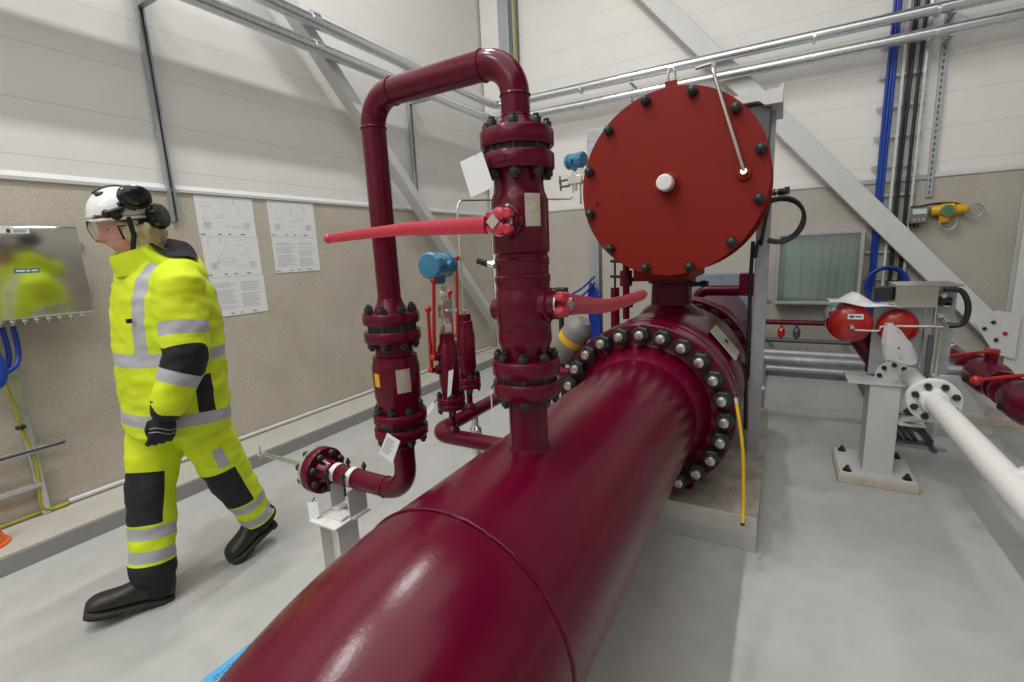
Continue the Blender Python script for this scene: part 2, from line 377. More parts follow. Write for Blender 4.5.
# stainless junction box
bx = XW+.2
t = thing('junction_box', 'stainless steel junction box on left wall reflecting yellow jacket', 'junction box', (bx-.1, .85, 1.22))
def turn(mb, ang=math.radians(-5)):
    o_ = V((bx, 1.185, 0)); q_ = Quaternion((0, 0, 1), ang); mb.v = [o_+q_ @ (p_-o_) for p_ in mb.v]; return mb
build('enclosure', turn(MB().box(bx-.11, bx, .45, 1.185, 1.225, 1.705)), 'stainless', t, bevel=.006)
build('door', turn(MB().box(bx, bx+.014, .455, 1.18, 1.232, 1.698)), 'stainless', t, bevel=.004)
o = build('nameplate', turn(MB().box(bx+.014, bx+.016, .72, .985, 1.665, 1.69).mat(1).box(bx+.016, bx+.0165, .90, .915, 1.668, 1.688)
          .box(bx+.016, bx+.0165, .925, .975, 1.680, 1.684).box(bx+.016, bx+.0165, .925, .975, 1.671, 1.675)), ['paper', 'inkdark'], t)
k = MB().box(bx+.014, bx+.016, .895, .99, 1.462, 1.485).mat(1)
for a, b in ((.902, .935), (.94, .955), (.96, .983)): k.box(bx+.016, bx+.0165, a, b, 1.470, 1.478)
o = build('sticker', turn(k), ['bluelabel', 'paper'], t); o['label'] = 'dark blue sticker'
for z in (1.31, 1.61): build('mounting_lug', MB().box(XW, XW+.012, 1.18, 1.26, z-.018, z+.018), 'galvdull', t)
for i in range(10):
    y = .72+i*.047; gxx = bx-.055-(1.185-y)*math.tan(math.radians(5))
    build('cable_gland', MB().hexn((gxx, y, 1.228), (0, 0, -1), .014, .02).cyl((gxx, y, 1.21), (gxx, y, 1.19), .009), 'silver', t)
# cables from the box and the channel frame beneath
def cable(name, label, P, r, m, n=6, group=None):
    o = build(name, MB().tube(spline(P, n), r, 8), m); tag(o, label, 'cable', group); return o
cx = bx-.09
cable('blue_cable', 'blue cable looping from the right gland under steel box', [(cx, .86, 1.19), (cx, .86, 1.06), (cx+.02, .83, .98), (cx+.02, .76, .95), (cx, .68, .98)], .012, 'bluecable', group='blue cables under the junction box')
cable('blue_cable', 'thick blue cable hanging at left photo edge under steel box', [(cx+.02, .74, 1.19), (cx+.03, .76, 1.08), (cx+.04, .775, .98), (cx+.03, .75, .90), (cx, .68, .87)], .021, 'bluecable', group='blue cables under the junction box')
cable('blue_cable', 'blue cable from the second gland under steel box', [(cx, .82, 1.19), (cx, .82, 1.04), (cx+.01, .79, .97), (cx+.01, .70, .94)], .012, 'bluecable', group='blue cables under the junction box')
cable('earth_cable', 'yellow green earth cable down the wall frame', [(cx-.05, .78, 1.19), (cx-.06, .785, 1.0), (XW+.07, .80, .8), (XW+.065, .81, .62), (XW+.05, .835, .45), (XW+.05, .83, .3), (XW+.05, .815, .16), (XW+.04, .86, .115), (XW+.04, .93, .115)], .009, 'yg')
cable('earth_cable', 'yellow green earth cable along the foot of left wall', [(XW+.03, .3, .115), (XW+.03, .6, .115), (XW+.03, .8, .118), (XW+.025, .95, .115)], .008, 'yg')
t = thing('strut_rack', 'galvanised channel frame on wall beneath the steel box', 'channel frame', (XW+.03, .8, .1))
build('upright', MB().box(XW+.002, XW+.042, .815, .855, .1, 1.0), 'galv', t, bevel=.003)
build('crossbar', MB().box(XW+.042, XW+.07, .2, .985, .475, .505).mat(1).box(XW+.0705, XW+.071, .25, .97, .483, .497), ['galv', 'greymetal'], t, bevel=.002)
build('crossbar', MB().box(XW+.042, XW+.065, .2, .84, .275, .30), 'galv', t, bevel=.002)
build('cable_tie', MB().tube([(XW+.068+.012*math.cos(a*PI/4), .808+.012*math.sin(a*PI/4), .635) for a in range(9)], .012, 8), 'black', t)
# pale conduit along the wall foot
o = build('wall_conduit', MB().tube([(XW+.022, .94, .118), (XW+.022, 5.7, .118)], .016, 12), 'steelwhite'); tag(o, 'pale conduit pipe along the foot of the left wall', 'conduit')
o = build('earth_cable', MB().tube([(-3.17, 5.96, z) for z in (.12, 1.5, 3, 4.5, 6.4)], .014, 8).mat(1).tube([(-3.13, 5.965, z) for z in (.12, 1.5, 3, 4.5, 6.4)], .01, 8), ['yg', 'black']); tag(o, 'yellow green earth cable running up the room corner', 'cable')
# orange cone at the picture edge
t = thing('traffic_cone', 'orange plastic cone standing on the kerb at left photo edge', 'cone', (-3.46, .545, .1))
build('cone_body', MB().lathe((-3.46, .545, .1), (0, 0, 1), [(0, .10), (.012, .10), (.013, .085), (.09, .07), (.24, .03), (.25, .0)], 24), 'orange', t)
# blue tape label on the floor
o = build('floor_label', MB().box(-1.735, -1.685, .66, .965, 0, .0012), 'tape'); tag(o, 'light blue label tape on floor beside the big maroon pipe', 'label')
for s, sz, dx, dy in (('TAA1.060-NF', .036, .011, -.01), ('TTTAA1', .018, -.017, .06)):
    me = text_mesh(s, sz, 'bluelabel'); q = put('lettering', me, o, (-1.71+dx, .81+dy, .0014)); q.rotation_euler = (0, 0, -PI/2)
unit(.941, .0856)            # the pipework drawing: 24 inch line, axis 0.63 m above the floor
# ================================================================== big pipeline
PX, PZ, PR = -.634, .576, .305
t = thing('pipeline', 'large maroon pipe running from the foreground to the bolted flange', 'pipe', (PX, 1.2, -.091))
R_ = .914; y0 = .765
path = [(PX, 2.36, PZ), (PX, 1.9, PZ), (PX, 1.4, PZ), (PX, 1.0, PZ), (PX, y0, PZ)]
b_ = build('pipe_barrel', MB().tube([(PX, y, PZ) for y in (2.40, 1.9, 1.4, 1.0, y0)], PR, 96), 'maroon', t)
k = MB(); k.tube([(PX, y0-R_*math.sin(a), PZ-R_+R_*math.cos(a)) for a in [i*math.radians(72)/30 for i in range(31)]], PR, 96)
build('elbow', k, 'maroon', t)
k = MB(); k.tube([(PX+(PR+.001)*math.cos(a*2*PI/96), y0+.0012*math.sin(a*3.1)+.0008*math.sin(a*1.3), PZ+(PR+.001)*math.sin(a*2*PI/96)) for a in range(96)], .0042, 8, True)
build('weld_bead', k, 'maroon', t)
FY = 2.50
build('flange', MB().lathe((PX, 0, PZ), (0, 1, 0), [(2.36, .25), (2.36, PR), (2.385, PR+.012), (FY-.005, .352), (FY, .36), (FY, .462), (FY+.008, .47), (FY+.094, .47), (FY+.10, .462), (FY+.10, .3)], 96), 'maroon', t)
# 24 studs through the flange pair
nut = data('nut', MB().hexn((0, 0, 0), (0, 0, 1), .047, .046).lathe((0, 0, -.006), (0, 0, 1), [(0, .048), (.006, .048)], 24), 'bolt')
stud = data('stud', MB().cyl((0, 0, -.02), (0, 0, .072), .0235, n=16).lathe((0, 0, .072), (0, 0, 1), [(0, .0235), (.004, .016)], 16), 'studend')
for i in range(24):
    a = i*2*PI/24+.0
    p = (PX+.419*math.cos(a), FY-.006, PZ+.419*math.sin(a))
    s = put('stud', stud, t, p, (0, -1, 0)); n = put('nut', nut, s, p); n.rotation_euler = (0, 0, i)
# branch neck on the crown
build('branch_neck', MB().lathe((PX, 1.18, 0), (0, 0, 1), [(.80, .066), (.868, .066), (.882, .060), (.895, .0565), (1.04, .0565)], 40), 'maroon', t)

def flange(mb, c, ax, r, th, n=40, bore=None):
    mb.lathe(V(c), ax, [(0, r-.003), (.004, r), (th-.004, r), (th, r-.003)], n); return mb
def studs(parent, c, ax, rb, n, L0, L1, hx=.0135, ph=0., rod=.008, name='stud_bolt', mat='bolt'):
    """studs through a flange pair: rod with a nut at each end; L0..L1 = outer flange faces along ax"""
    L = L1-L0
    me = data(name, MB().cyl((0, 0, -.026), (0, 0, L+.026), rod, n=10).hexn((0, 0, L), (0, 0, 1), hx, .018).hexn((0, 0, 0), (0, 0, -1), hx, .018), mat)
    a, u, w = frame(ax)
    for i in range(n):
        q = ph+i*2*PI/n
        put(name, me, parent, V(c)+a*L0+(u*math.cos(q)+w*math.sin(q))*rb, ax)

# ================================================================== upright double valve on the crown
VX, VY = PX, 1.18
t = thing('upright_valve', 'tall maroon double valve standing on the big pipe', 'valve', (VX, VY, 1.05))
build('lower_flange', flange(flange(MB(), (VX, VY, 1.043), (0, 0, 1), .098, .046), (VX, VY, 1.105), (0, 0, 1), .098, .046), 'maroon', t)
build('gasket', MB().cyl((VX, VY, 1.088), (VX, VY, 1.106), .082, n=32), 'black', t)
studs(t, (VX, VY, 0), (0, 0, 1), .080, 8, 1.043, 1.151, .0145, PI/8)
k = MB().lathe((VX, VY, 0), (0, 0, 1), [(1.15, .066), (1.175, .068), (1.19, .073), (1.20, .077), (1.225, .077), (1.23, .0755), (1.25, .0755), (1.255, .078), (1.34, .078), (1.345, .0755), (1.365, .0755), (1.37, .078), (1.385, .078), (1.388, .0745),
    (1.41, .0745), (1.413, .0765), (1.432, .0765), (1.436, .073), (1.445, .073), (1.45, .0785), (1.585, .0785), (1.60, .073), (1.61, .069), (1.64, .066), (1.665, .066)], 48)
build('valve_body', k, 'maroon', t)
build('upper_flange', flange(flange(MB(), (VX, VY, 1.663), (0, 0, 1), .0985, .043), (VX, VY, 1.722), (0, 0, 1), .0985, .043), 'maroon', t)
build('gasket', MB().cyl((VX, VY, 1.705), (VX, VY, 1.723), .082, n=32), 'black', t)
studs(t, (VX, VY, 0), (0, 0, 1), .080, 8, 1.663, 1.765, .0145, PI/8)
o = build('nameplate', MB().lathe((VX, VY, 0), (0, 0, 1), [(0, 1)], 3).__class__(), 'plate', t) if False else None
def curved_plate(parent, c, r, a0, a1, z0, z1, mat, name='nameplate', n=8, th=.0015):
    k = MB(); R = []
    for i in range(n+1):
        a = a0+(a1-a0)*i/n; d = V((math.cos(a), math.sin(a), 0))
        R.append([V(c)+d*(r+.0004)+V((0, 0, z0)), V(c)+d*(r+th)+V((0, 0, z0)), V(c)+d*(r+th)+V((0, 0, z1)), V(c)+d*(r+.0004)+V((0, 0, z1))])
    k.rings(R); return build(name, k, mat, parent)
VA = math.atan2(-VY, -VX)       # direction from the valve to the viewer side
pl = curved_plate(t, (VX, VY, 0), .0785, VA+math.radians(10), VA+math.radians(42), 1.515, 1.598, 'plate')
# stamped lines on the plate
for zz in (1.585, 1.573, 1.561, 1.549, 1.537, 1.527):
    curved_plate(pl, (VX, VY, 0), .0799, VA+math.radians(14), VA+math.radians(34), zz, zz+.004, 'ink', 'stamping', th=.0008) if zz in (1.585, 1.549) else None
# raised arrow block on the lower half of the top flange
build('arrow_mark', MB().obox((VX+.0985*math.cos(VA-.5), VY+.0985*math.sin(VA-.5), 1.685), V((-math.sin(VA-.5), math.cos(VA-.5), 0))*.02, V((math.cos(VA-.5), math.sin(VA-.5), 0))*.002, (0, 0, .007)), 'maroon', t)
# bosses
build('boss', MB().lathe((VX, VY, 1.528), (0, -1, 0), [(.05, .047), (.082, .047), (.086, .042), (.098, .042), (.10, .036), (.108, .036)], 32), 'maroon', t)
build('boss', MB().lathe((VX, VY, 1.305), (1, 0, 0), [(.05, .047), (.083, .047), (.087, .041), (.105, .041)], 32), 'maroon', t)
build('boss', MB().lathe((VX, VY, 1.29), (-1, -.1, 0), [(.05, .03), (.092, .03), (.096, .024)], 24), 'maroon', t)
# bleed fitting on the left side
o = build('bleed_fitting', MB().cyl((VX-.06, VY, 1.418), (VX-.105, VY-.01, 1.420), .010).hexn((VX-.083, VY-.004, 1.419), (-1, -.2, 0), .013, .014).mat(1).cyl((VX-.105, VY-.01, 1.420), (VX-.135, VY-.02, 1.432), .009), ['silver', 'black'], t)
def lever(parent, c, ax, P, lab=None, ws=1.):
    """hand lever: hub, clamping jaws, square spindle, bent flat arm, ball tip"""
    c = V(c); ax = V(ax).normalized()
    d = (V(P[1])-V(P[0])).normalized(); s = ax.cross(d)
    L = build('lever_arm', MB(), 'lever', parent) if False else None
    k = MB(); R = []
    W = [(.021, .014), (.019, .013), (.014, .012), (.011, .010)]
    n = len(P)
    for i, p in enumerate(P):
        f = i/(n-1); w = ws*(.022*(1-f)+.0135*f); h = .012*(1-f)+.009*f
        p = V(p); tt = (V(P[min(i+1, n-1)])-V(P[max(i-1, 0)])).normalized(); ss = ax.cross(tt).normalized(); aa = tt.cross(ss)
        R.append([p+ss*w*cx_+aa*h*cz_ for cx_, cz_ in ((-1, -.6), (-.6, -1), (.6, -1), (1, -.6), (1, .6), (.6, 1), (-.6, 1), (-1, .6))])
    k.rings(R); k.sphere(P[-1], .0155, n=16)
    arm = build('lever_arm', k, 'lever', parent, angle=50)
    if lab: arm['label'] = lab
    # hub jaws
    k = MB()
    for sg in (-1, 1):
        q = c+s*sg*.017-d*.012
        k.lathe(q-ax*.014, ax, [(0, .014), (.003, .017), (.025, .017), (.028, .013)], 16)
        k.lathe(q-d*.022+s*sg*.002-ax*.012, ax, [(0, .011), (.003, .013), (.021, .013), (.024, .010)], 16)
        k.obox(q+d*.015, d*.02, s*.006, ax*.012)
    build('lever_hub', k, 'lever', arm)
    sp = MB().obox(c+ax*.004+d*.0, (d+s)*.0095, (s-d)*.0095, ax*.014)
    build('spindle', sp, 'silver', arm)
    build('stop_plate', MB().lathe(c-ax*.022, ax, [(0, .036), (.005, .036)], 28), 'silver', arm)
hy = VY-.128
lever(t, (VX, hy, 1.528), (0, -1, 0), [(VX-.03, hy, 1.522), (VX-.15, hy, 1.525), (VX-.23, hy-.003, 1.526), (VX-.27, hy-.010, 1.528), (VX-.33, hy-.012, 1.527), (VX-.45, hy-.012, 1.524), (VX-.605, hy-.012, 1.519)], 'long red lever handle pointing left')
hx = VX+.128
lever(t, (hx, VY, 1.305), (1, 0, 0), [(hx, VY+.03, 1.302), (hx, VY+.12, 1.290), (hx+.002, VY+.25, 1.272), (hx+.012, VY+.33, 1.264), (hx+.04, VY+.44, 1.268), (hx+.065, VY+.57, 1.277)], 'red lever handle pointing right', 1.3)

# ================================================================== left valve and loop pipe
LX = -1.143
t = thing('loop_pipe', 'maroon inverted U pipe joining the tall valve to the left valve', 'pipe', (VX, VY, 1.765))
zt = 1.945
build('pipe_bend', MB().tube(fillet([(VX, VY, 1.765), (VX, VY, zt), (LX, VY, zt), (LX, VY, 1.28)], .09, 12), .0385, 28), 'maroon', t)
for c, ax in (((VX, VY, zt-.092), (0, 0, 1)), ((VX-.093, VY, zt), (1, 0, 0)), ((LX+.093, VY, zt), (1, 0, 0)), ((LX, VY, zt-.092), (0, 0, 1)), ((VX, VY, 1.80), (0, 0, 1)), ((LX, VY, 1.315), (0, 0, 1))):
    a, u, w = frame(ax)
    build('weld_bead', MB().tube([V(c)+(u*math.cos(i*PI/16)+w*math.sin(i*PI/16))*.0385 for i in range(32)], .0035, 6, True), 'maroon', t)
build('weld_neck', MB().lathe((VX, VY, 0), (0, 0, 1), [(1.762, .062), (1.768, .058), (1.80, .0395)], 28), 'maroon', t)
build('weld_neck', MB().lathe((LX, VY, 0), (0, 0, 1), [(1.272, .058), (1.315, .0395)], 28), 'maroon', t)
t = thing('inline_valve', 'maroon flanged valve on the left leg of the pipe loop', 'valve', (LX, VY, .84))
build('upper_flange', flange(flange(MB(), (LX, VY, 1.236), (0, 0, 1), .0945, .037), (LX, VY, 1.176), (0, 0, 1), .0945, .037), 'maroon', t)
build('gasket', MB().cyl((LX, VY, 1.212), (LX, VY, 1.237), .08, n=32), 'black', t)
studs(t, (LX, VY, 0), (0, 0, 1), .077, 8, 1.176, 1.273, .0145, PI/8)
build('valve_body', MB().lathe((LX, VY, 0), (0, 0, 1), [(.93, .068), (.955, .072), (.985, .079), (1.09, .0805), (1.105, .076), (1.125, .074), (1.13, .064), (1.18, .062)], 44), 'maroon', t)
build('lower_flange', flange(flange(MB(), (LX, VY, .892), (0, 0, 1), .0925, .036), (LX, VY, .838), (0, 0, 1), .0925, .036), 'maroon', t)
build('gasket', MB().cyl((LX, VY, .873), (LX, VY, .893), .08, n=32), 'black', t)
studs(t, (LX, VY, 0), (0, 0, 1), .0755, 8, .838, .928, .0145, PI/8)
LA = math.atan2(-VY, -LX)
pl = curved_plate(t, (LX, VY, 0), .0800, LA-math.radians(2), LA+math.radians(32), 1.008, 1.088, 'plate')
o = curved_plate(t, (LX, VY, 0), .0800, LA-math.radians(62), LA-math.radians(44), 1.03, 1.075, 'yellowdev', 'sticker'); o['label'] = 'small orange sticker'
# lower bend with blind flange
EZ = .613
t = thing('drain_pipe', 'maroon pipe bending left to a blind flange near the person', 'pipe', (LX, VY, .55))
build('pipe_bend', MB().tube(fillet([(LX, VY, .84), (LX, VY, EZ), (-1.60, VY, EZ)], .10, 12), .0385, 28), 'maroon', t)
for c, ax in (((LX-.103, VY, EZ), (1, 0, 0)), ((LX, VY, .80), (0, 0, 1))):
    a, u, w = frame(ax)
    build('weld_bead', MB().tube([V(c)+(u*math.cos(i*PI/16)+w*math.sin(i*PI/16))*.0385 for i in range(32)], .0035, 6, True), 'maroon', t)
build('end_flange', flange(MB(), (-1.578, VY, EZ), (-1, 0, 0), .094, .040).lathe((-1.54, VY, EZ), (-1, 0, 0), [(0, .0395), (.038, .056)], 28), 'maroon', t)
build('blind_plate', MB().lathe((-1.622, VY, EZ), (-1, 0, 0), [(0, .089), (.014, .089), (.017, .05), (.035, .03), (.05, .012)], 32), 'silver', t)
studs(t, (-1.578, VY, EZ), (-1, 0, 0), .073, 8, 0, .062, .0145, PI/8)
o = build('drain_rod', MB().cyl((-1.66, VY, EZ), (-2.02, VY, EZ-.006), .0095, n=12).hexn((-1.985, VY, EZ-.006), (-1, 0, 0), .014, .03).cyl((-2.01, VY-.02, EZ-.006), (-2.01, VY+.02, EZ-.006), .005, n=8).cyl((-2.02, VY, EZ-.03), (-2.02, VY, EZ+.03), .005, n=8), 'silver', t)
# pipe support
t = thing('pipe_support', 'white steel stand carrying the blind flanged pipe', 'pipe support', (-1.49, 1.15, -.091))
sx, sy = -1.485, 1.135
build('column', MB().box(sx-.055, sx-.047, sy-.05, sy+.05, -.091, .452).box(sx+.047, sx+.055, sy-.05, sy+.05, -.091, .452).box(sx-.047, sx+.047, sy-.004, sy+.004, -.091, .452), 'white', t, bevel=.002)
build('top_plate', MB().box(sx-.075, sx+.075, sy-.075, sy+.065, .452, .462), 'white', t, bevel=.002)
build('crosspiece', MB().box(sx-.02, sx+.06, sy-.03, sy+.03, .462, .475), 'white', t, bevel=.002)
build('foot_plate', MB().box(sx-.11, sx+.11, sy-.11, sy+.11, -.091, -.079), 'white', t, bevel=.002)
for xx in (-1.505, -1.415):
    k = MB(); R = []
    for i in range(25):
        a = -PI*.08+PI*1.16*i/24; R.append([V((xx+dx, VY+(.040+dr)*math.cos(a), EZ+(.040+dr)*math.sin(a))) for dx, dr in ((-.012, 0), (.012, 0), (.012, .003), (-.012, .003))])
    k.rings(R)
    cl = build('pipe_strap', k, 'white', t)
    for sg in (-1, 1):
        build('strap_bolt', MB().cyl((xx, VY+sg*.052, EZ-.05), (xx, VY+sg*.052, EZ+.045), .005, n=10).hexn((xx, VY+sg*.052, EZ+.022), (0, 0, 1), .010, .012), 'bolt', cl)
build('saddle_bracket', MB().box(-1.53, -1.485, VY-.035, VY+.035, .475, .481).box(-1.53, -1.525, VY-.035, VY+.035, .475, .575), 'steelwhite', t, bevel=.001)
build('saddle_bracket', MB().box(-1.44, -1.39, VY-.04, VY+.04, .462, .470).box(-1.415, -1.410, VY-.045, VY+.045, .47, .575), 'steelwhite', t, bevel=.001)

# ================================================================== low manifold with the two small valves
MX, MY, MZ = -1.47, 1.735, .585
t = thing('manifold_pipe', 'low maroon bypass pipe bending behind the tall valve', 'pipe', (MX, MY, MZ-.04))
build('pipe_bend', MB().tube(fillet([(PX-.28, MY, MZ), (MX, MY, MZ), (MX, 3.05, MZ), (-1.05, 3.05, MZ)], .095, 12), .0375, 24), 'maroon', t)
def branch(x, y): build('branch_stem', MB().lathe((x, y, 0), (0, 0, 1), [(MZ+.03, .034), (MZ+.045, .03), (MZ+.06, .0165), (.745, .0165)], 20), 'maroon', t)
BX, BY = -1.345, MY
CX_, CY_ = MX, 2.06
branch(BX, BY); branch(CX_, CY_)
g = 'small block and bleed valves on the bypass pipe'
def ball_lever(parent, p, q, lab='thin red lever with ball tip'):
    p, q = V(p), V(q); d = (q-p).normalized()
    o = build('lever_arm', MB().cyl(p, q, .0095, .008, 10).sphere(q, .0165, n=14).lathe(p-V((.012, 0, 0)), (1, 0, 0), [(0, .014), (.024, .014)], 14), 'signalred', parent); o['label'] = lab
t = thing('block_valve', 'small maroon valve with red levers carrying the blue transmitter', 'valve', (BX, BY, .72), group=g)
build('flange', flange(flange(MB(), (BX, BY, .735), (0, 0, 1), .068, .028, 32), (BX, BY, .768), (0, 0, 1), .068, .026, 32), 'maroon', t)
studs(t, (BX, BY, 0), (0, 0, 1), .054, 4, .735, .794, .014, PI/4, .007)
build('valve_body', MB().lathe((BX, BY, 0), (0, 0, 1), [(.79, .034), (.82, .042), (.86, .049), (1.03, .049), (1.045, .040), (1.06, .036), (1.095, .034)], 32), 'maroon', t)
ax_ = V((-.55, -.83, 0))
for zz in (.93, .995): build('side_boss', MB().lathe((BX, BY, zz), ax_, [(.03, .022), (.062, .022), (.066, .018)], 18), 'maroon', t)
b = V((BX, BY, 0))+ax_*.075
ball_lever(t, b+V((-.012, 0, .93)), b+V((-.006, 0, 1.215)))
ball_lever(t, b+V((.008, 0, .99)), b+V((.040, 0, 1.345)))
build('adaptor', MB().hexn((BX, BY, 1.095), (0, 0, 1), .030, .05).lathe((BX, BY, 0), (0, 0, 1), [(1.145, .022), (1.17, .020)], 16).box(BX-.022, BX+.022, BY-.022, BY+.022, 1.17, 1.25).cyl((BX, BY, 1.25), (BX, BY, 1.32), .014).hexn((BX, BY, 1.27), (0, 0, 1), .02, .022).cyl((BX+.02, BY, 1.20), (BX+.075, BY-.02, 1.21), .009), 'silver', t)
def transmitter(c, label, ax, s=1.):
    """two-ended instrument housing on a short neck"""
    c = V(c); ax = V(ax).normalized(); t = thing('pressure_transmitter', label, 'transmitter', c-V((0, 0, .085*s)), group='blue pressure transmitters')
    build('housing', MB().lathe(c, ax, [(-.045*s, .05*s), (-.04*s, .056*s), (.04*s, .056*s), (.045*s, .05*s)], 32), 'blueT', t)
    for sg in (-1, 1):
        e = build('end_cap', MB().lathe(c+ax*sg*.045*s, ax*sg, [(0, .060*s), (.028*s, .060*s), (.036*s, .052*s), (.038*s, .03*s)], 12, ), 'blueT', t, angle=20)
    build('neck', MB().lathe(c, (0, 0, -1), [(.04*s, .032*s), (.075*s, .030*s), (.085*s, .022*s)], 24), 'blueT', t)
    side = ax.cross(V((0, 0, 1)))
    build('cable_entry', MB().cyl(c+side*.05*s, c+side*.075*s, .018*s), 'blueT', t)
    return t
transmitter((BX-.02, BY, 1.41), 'blue round transmitter above the small red lever valve', (-.12, 1, 0), 1.0)
t = thing('block_valve', 'small maroon valve with thin tube on top, behind the other', 'valve', (CX_, CY_, .72), group=g)
build('flange', flange(flange(MB(), (CX_, CY_, .735), (0, 0, 1), .068, .028, 32), (CX_, CY_, .768), (0, 0, 1), .068, .026, 32), 'maroon', t)
studs(t, (CX_, CY_, 0), (0, 0, 1), .054, 4, .735, .794, .014, PI/4, .007)
build('valve_body', MB().lathe((CX_, CY_, 0), (0, 0, 1), [(.79, .034), (.82, .044), (.85, .049), (1.04, .049), (1.05, .044), (1.10, .042), (1.105, .036), (1.14, .034)], 32), 'maroon', t)
for zz in (.87, .98): build('side_boss', MB().lathe((CX_, CY_, zz), (-.7, -.7, 0), [(.03, .022), (.062, .022), (.066, .018)], 18), 'maroon', t)
b = V((CX_-.05, CY_-.05, 0))
ball_lever(t, b+V((0, 0, .93)), b+V((.0, 0, 1.26))); ball_lever(t, b+V((.02, .02, 1.03)), b+V((.045, .02, 1.435)))
build('bleed_plug', MB().cyl((CX_-.03, CY_-.04, .90), (CX_-.06, CY_-.09, .90), .014).cyl((CX_, CY_, 1.14), (CX_, CY_, 1.19), .010).hexn((CX_, CY_, 1.15), (0, 0, 1), .016, .02), 'silver', t)
# impulse line up and across to the instrument by the red disc
o = build('impulse_tube', MB().tube(fillet([(CX_, CY_, 1.18), (CX_, CY_, 1.725), (-1.27, 3.14, 1.79), (-1.27, 3.14, 1.93)], .05, 6), .0055, 8), 'silver'); tag(o, 'thin steel tube rising from small valve and bending right', 'tube')
# drain valve under the manifold
def drain(x, y, label):
    t = thing('drain_valve', label, 'valve', (x, y, .30), group='drain valves under the bypass pipe')
    build('valve_body', MB().lathe((x, y, 0), (0, 0, 1), [(.30, .012), (.33, .014), (.335, .026), (.38, .026), (.40, .034), (.48, .034), (.50, .018), (.552, .018)], 20), 'silver', t)
    build('handle', MB().box(x-.005, x+.10, y-.035, y-.03, .40, .415).cyl((x, y-.03, .41), (x, y-.05, .41), .012), 'galvdull', t)
drain(CX_+.0, CY_+.04, 'silver drain valve under the pipe below the rear small valve')
t = thing('bleed_valve', 'silver bleed fitting with thin red handle behind the tall valve', 'valve', (-1.30, 2.55, .45))
build('fitting', MB().lathe((-1.25, 2.55, 0), (0, 0, 1), [(.45, .03), (.55, .045), (.72, .045), (.75, .03), (.80, .02)], 18).cyl((-1.25, 2.5, .62), (-1.25, 2.44, .62), .02).cyl((-1.28, 2.5, .52), (-1.28, 2.44, .50), .014).cyl((-1.20, 2.5, .56), (-1.20, 2.44, .55), .014), 'silver', t)
build('fitting_arm', MB().cyl((-1.25, 2.55, .62), (-1.47, 2.55, .60), .02), 'silver', t)
build('handle', MB().cyl((-1.335, 2.53, .82), (-1.34, 2.53, .57), .008, n=10).sphere((-1.34, 2.53, .565), .018, n=12), 'signalred', t)
t = thing('regulator', 'grey cylindrical regulator behind the tall valve left of the flange', 'regulator', (-1.12, 2.62, .62))
build('body', MB().lathe((-1.17, 2.62, .80), (.55, -.1, .75), [(0, .05), (.02, .085), (.24, .085), (.26, .07), (.30, .04)], 28), 'greyplastic', t)
build('label_band', MB().lathe((-1.17, 2.62, .80), (.55, -.1, .75), [(.14, .0855), (.14, .0865), (.18, .0865), (.18, .0855)], 28), 'yellowdev', t)
build('bracket_arm', MB().cyl((-1.17, 2.62, .82), (MX, 2.66, .60), .022), 'greymetal', t)

# ================================================================== hanging tags
def card(label, pts, th=.0012, lines=None, hang=None, cat='tag', mat='paper'):
    pts = [V(p) for p in pts]; n = (pts[1]-pts[0]).cross(pts[3]-pts[0]).normalized()
    cen = sum(pts, V())/4
    lo = min(p.z for p in pts)
    t = thing('hanging_tag', label, cat, (cen.x, cen.y, lo), group='white tags on the maroon pipework')
    build('card', MB().prism(pts, n*th), mat, t)
    if lines:
        k = MB(); ex = pts[1]-pts[0]; ey = pts[3]-pts[0]
        sg = 1 if n.dot(V((0, 0, 1.4))-cen) > 0 else -1
        for i in range(lines):
            a0 = pts[0]+ex*.12+ey*(.16+.72*i/lines)+n*(th+.0003 if sg > 0 else -.0003); w = ex*random.uniform(.5, .76); h = ey*.022
            k.prism([a0, a0+w, a0+w+h, a0+h], n*.0003*sg)
        build('printing', k, 'inkdark', t)
    if hang: build('tie', MB().tube([V(h) for h in hang], .0022, 6), 'black', t)
card('blank white card tied to the top flange of the tall valve', [(-.749, 1.075, 1.689), (-.679, 1.075, 1.705), (-.649, 1.075, 1.616), (-.721, 1.075, 1.596)], hang=[(-.700, 1.075, 1.698), (-.695, 1.09, 1.705), (-.685, 1.12, 1.713)])
card('printed white tag hanging below the left valve', [(-1.094, 1.062, .892), (-1.041, 1.062, .872), (-1.085, 1.062, .787), (-1.141, 1.062, .813)], lines=7, hang=[(-1.078, 1.064, .885), (-1.085, 1.08, .892), (-1.10, 1.10, .888)])
card('white tag hanging under the blind flange', [(-1.585, 1.08, .522), (-1.535, 1.09, .530), (-1.525, 1.085, .475), (-1.565, 1.07, .445)], hang=[(-1.56, 1.085, .527), (-1.56, 1.10, .54)])
card('white tag hanging beside the front small valve', [(BX-.105, BY-.09, .715), (BX-.050, BY-.07, .785), (BX-.046, BY-.075, .755), (BX-.125, BY-.10, .650)], hang=[(BX-.055, BY-.07, .77), (BX-.04, BY-.045, .79)])
card('narrow white tag on the rear small valve', [(BX+.035, BY-.05, .93), (BX+.060, BY-.045, .94), (BX+.040, BY-.05, .82), (BX+.020, BY-.055, .80)], hang=[(BX+.05, BY-.048, .935), (BX+.045, BY-.03, .95)])
card('tall narrow white tag beside the foot of the tall valve', [(VX-.10, VY-.045, 1.06), (VX-.088, VY-.06, 1.06), (VX-.086, VY-.06, .955), (VX-.098, VY-.045, .955)], hang=[(VX-.094, VY-.05, 1.058), (VX-.088, VY-.04, 1.075)])
unit(1, 0)
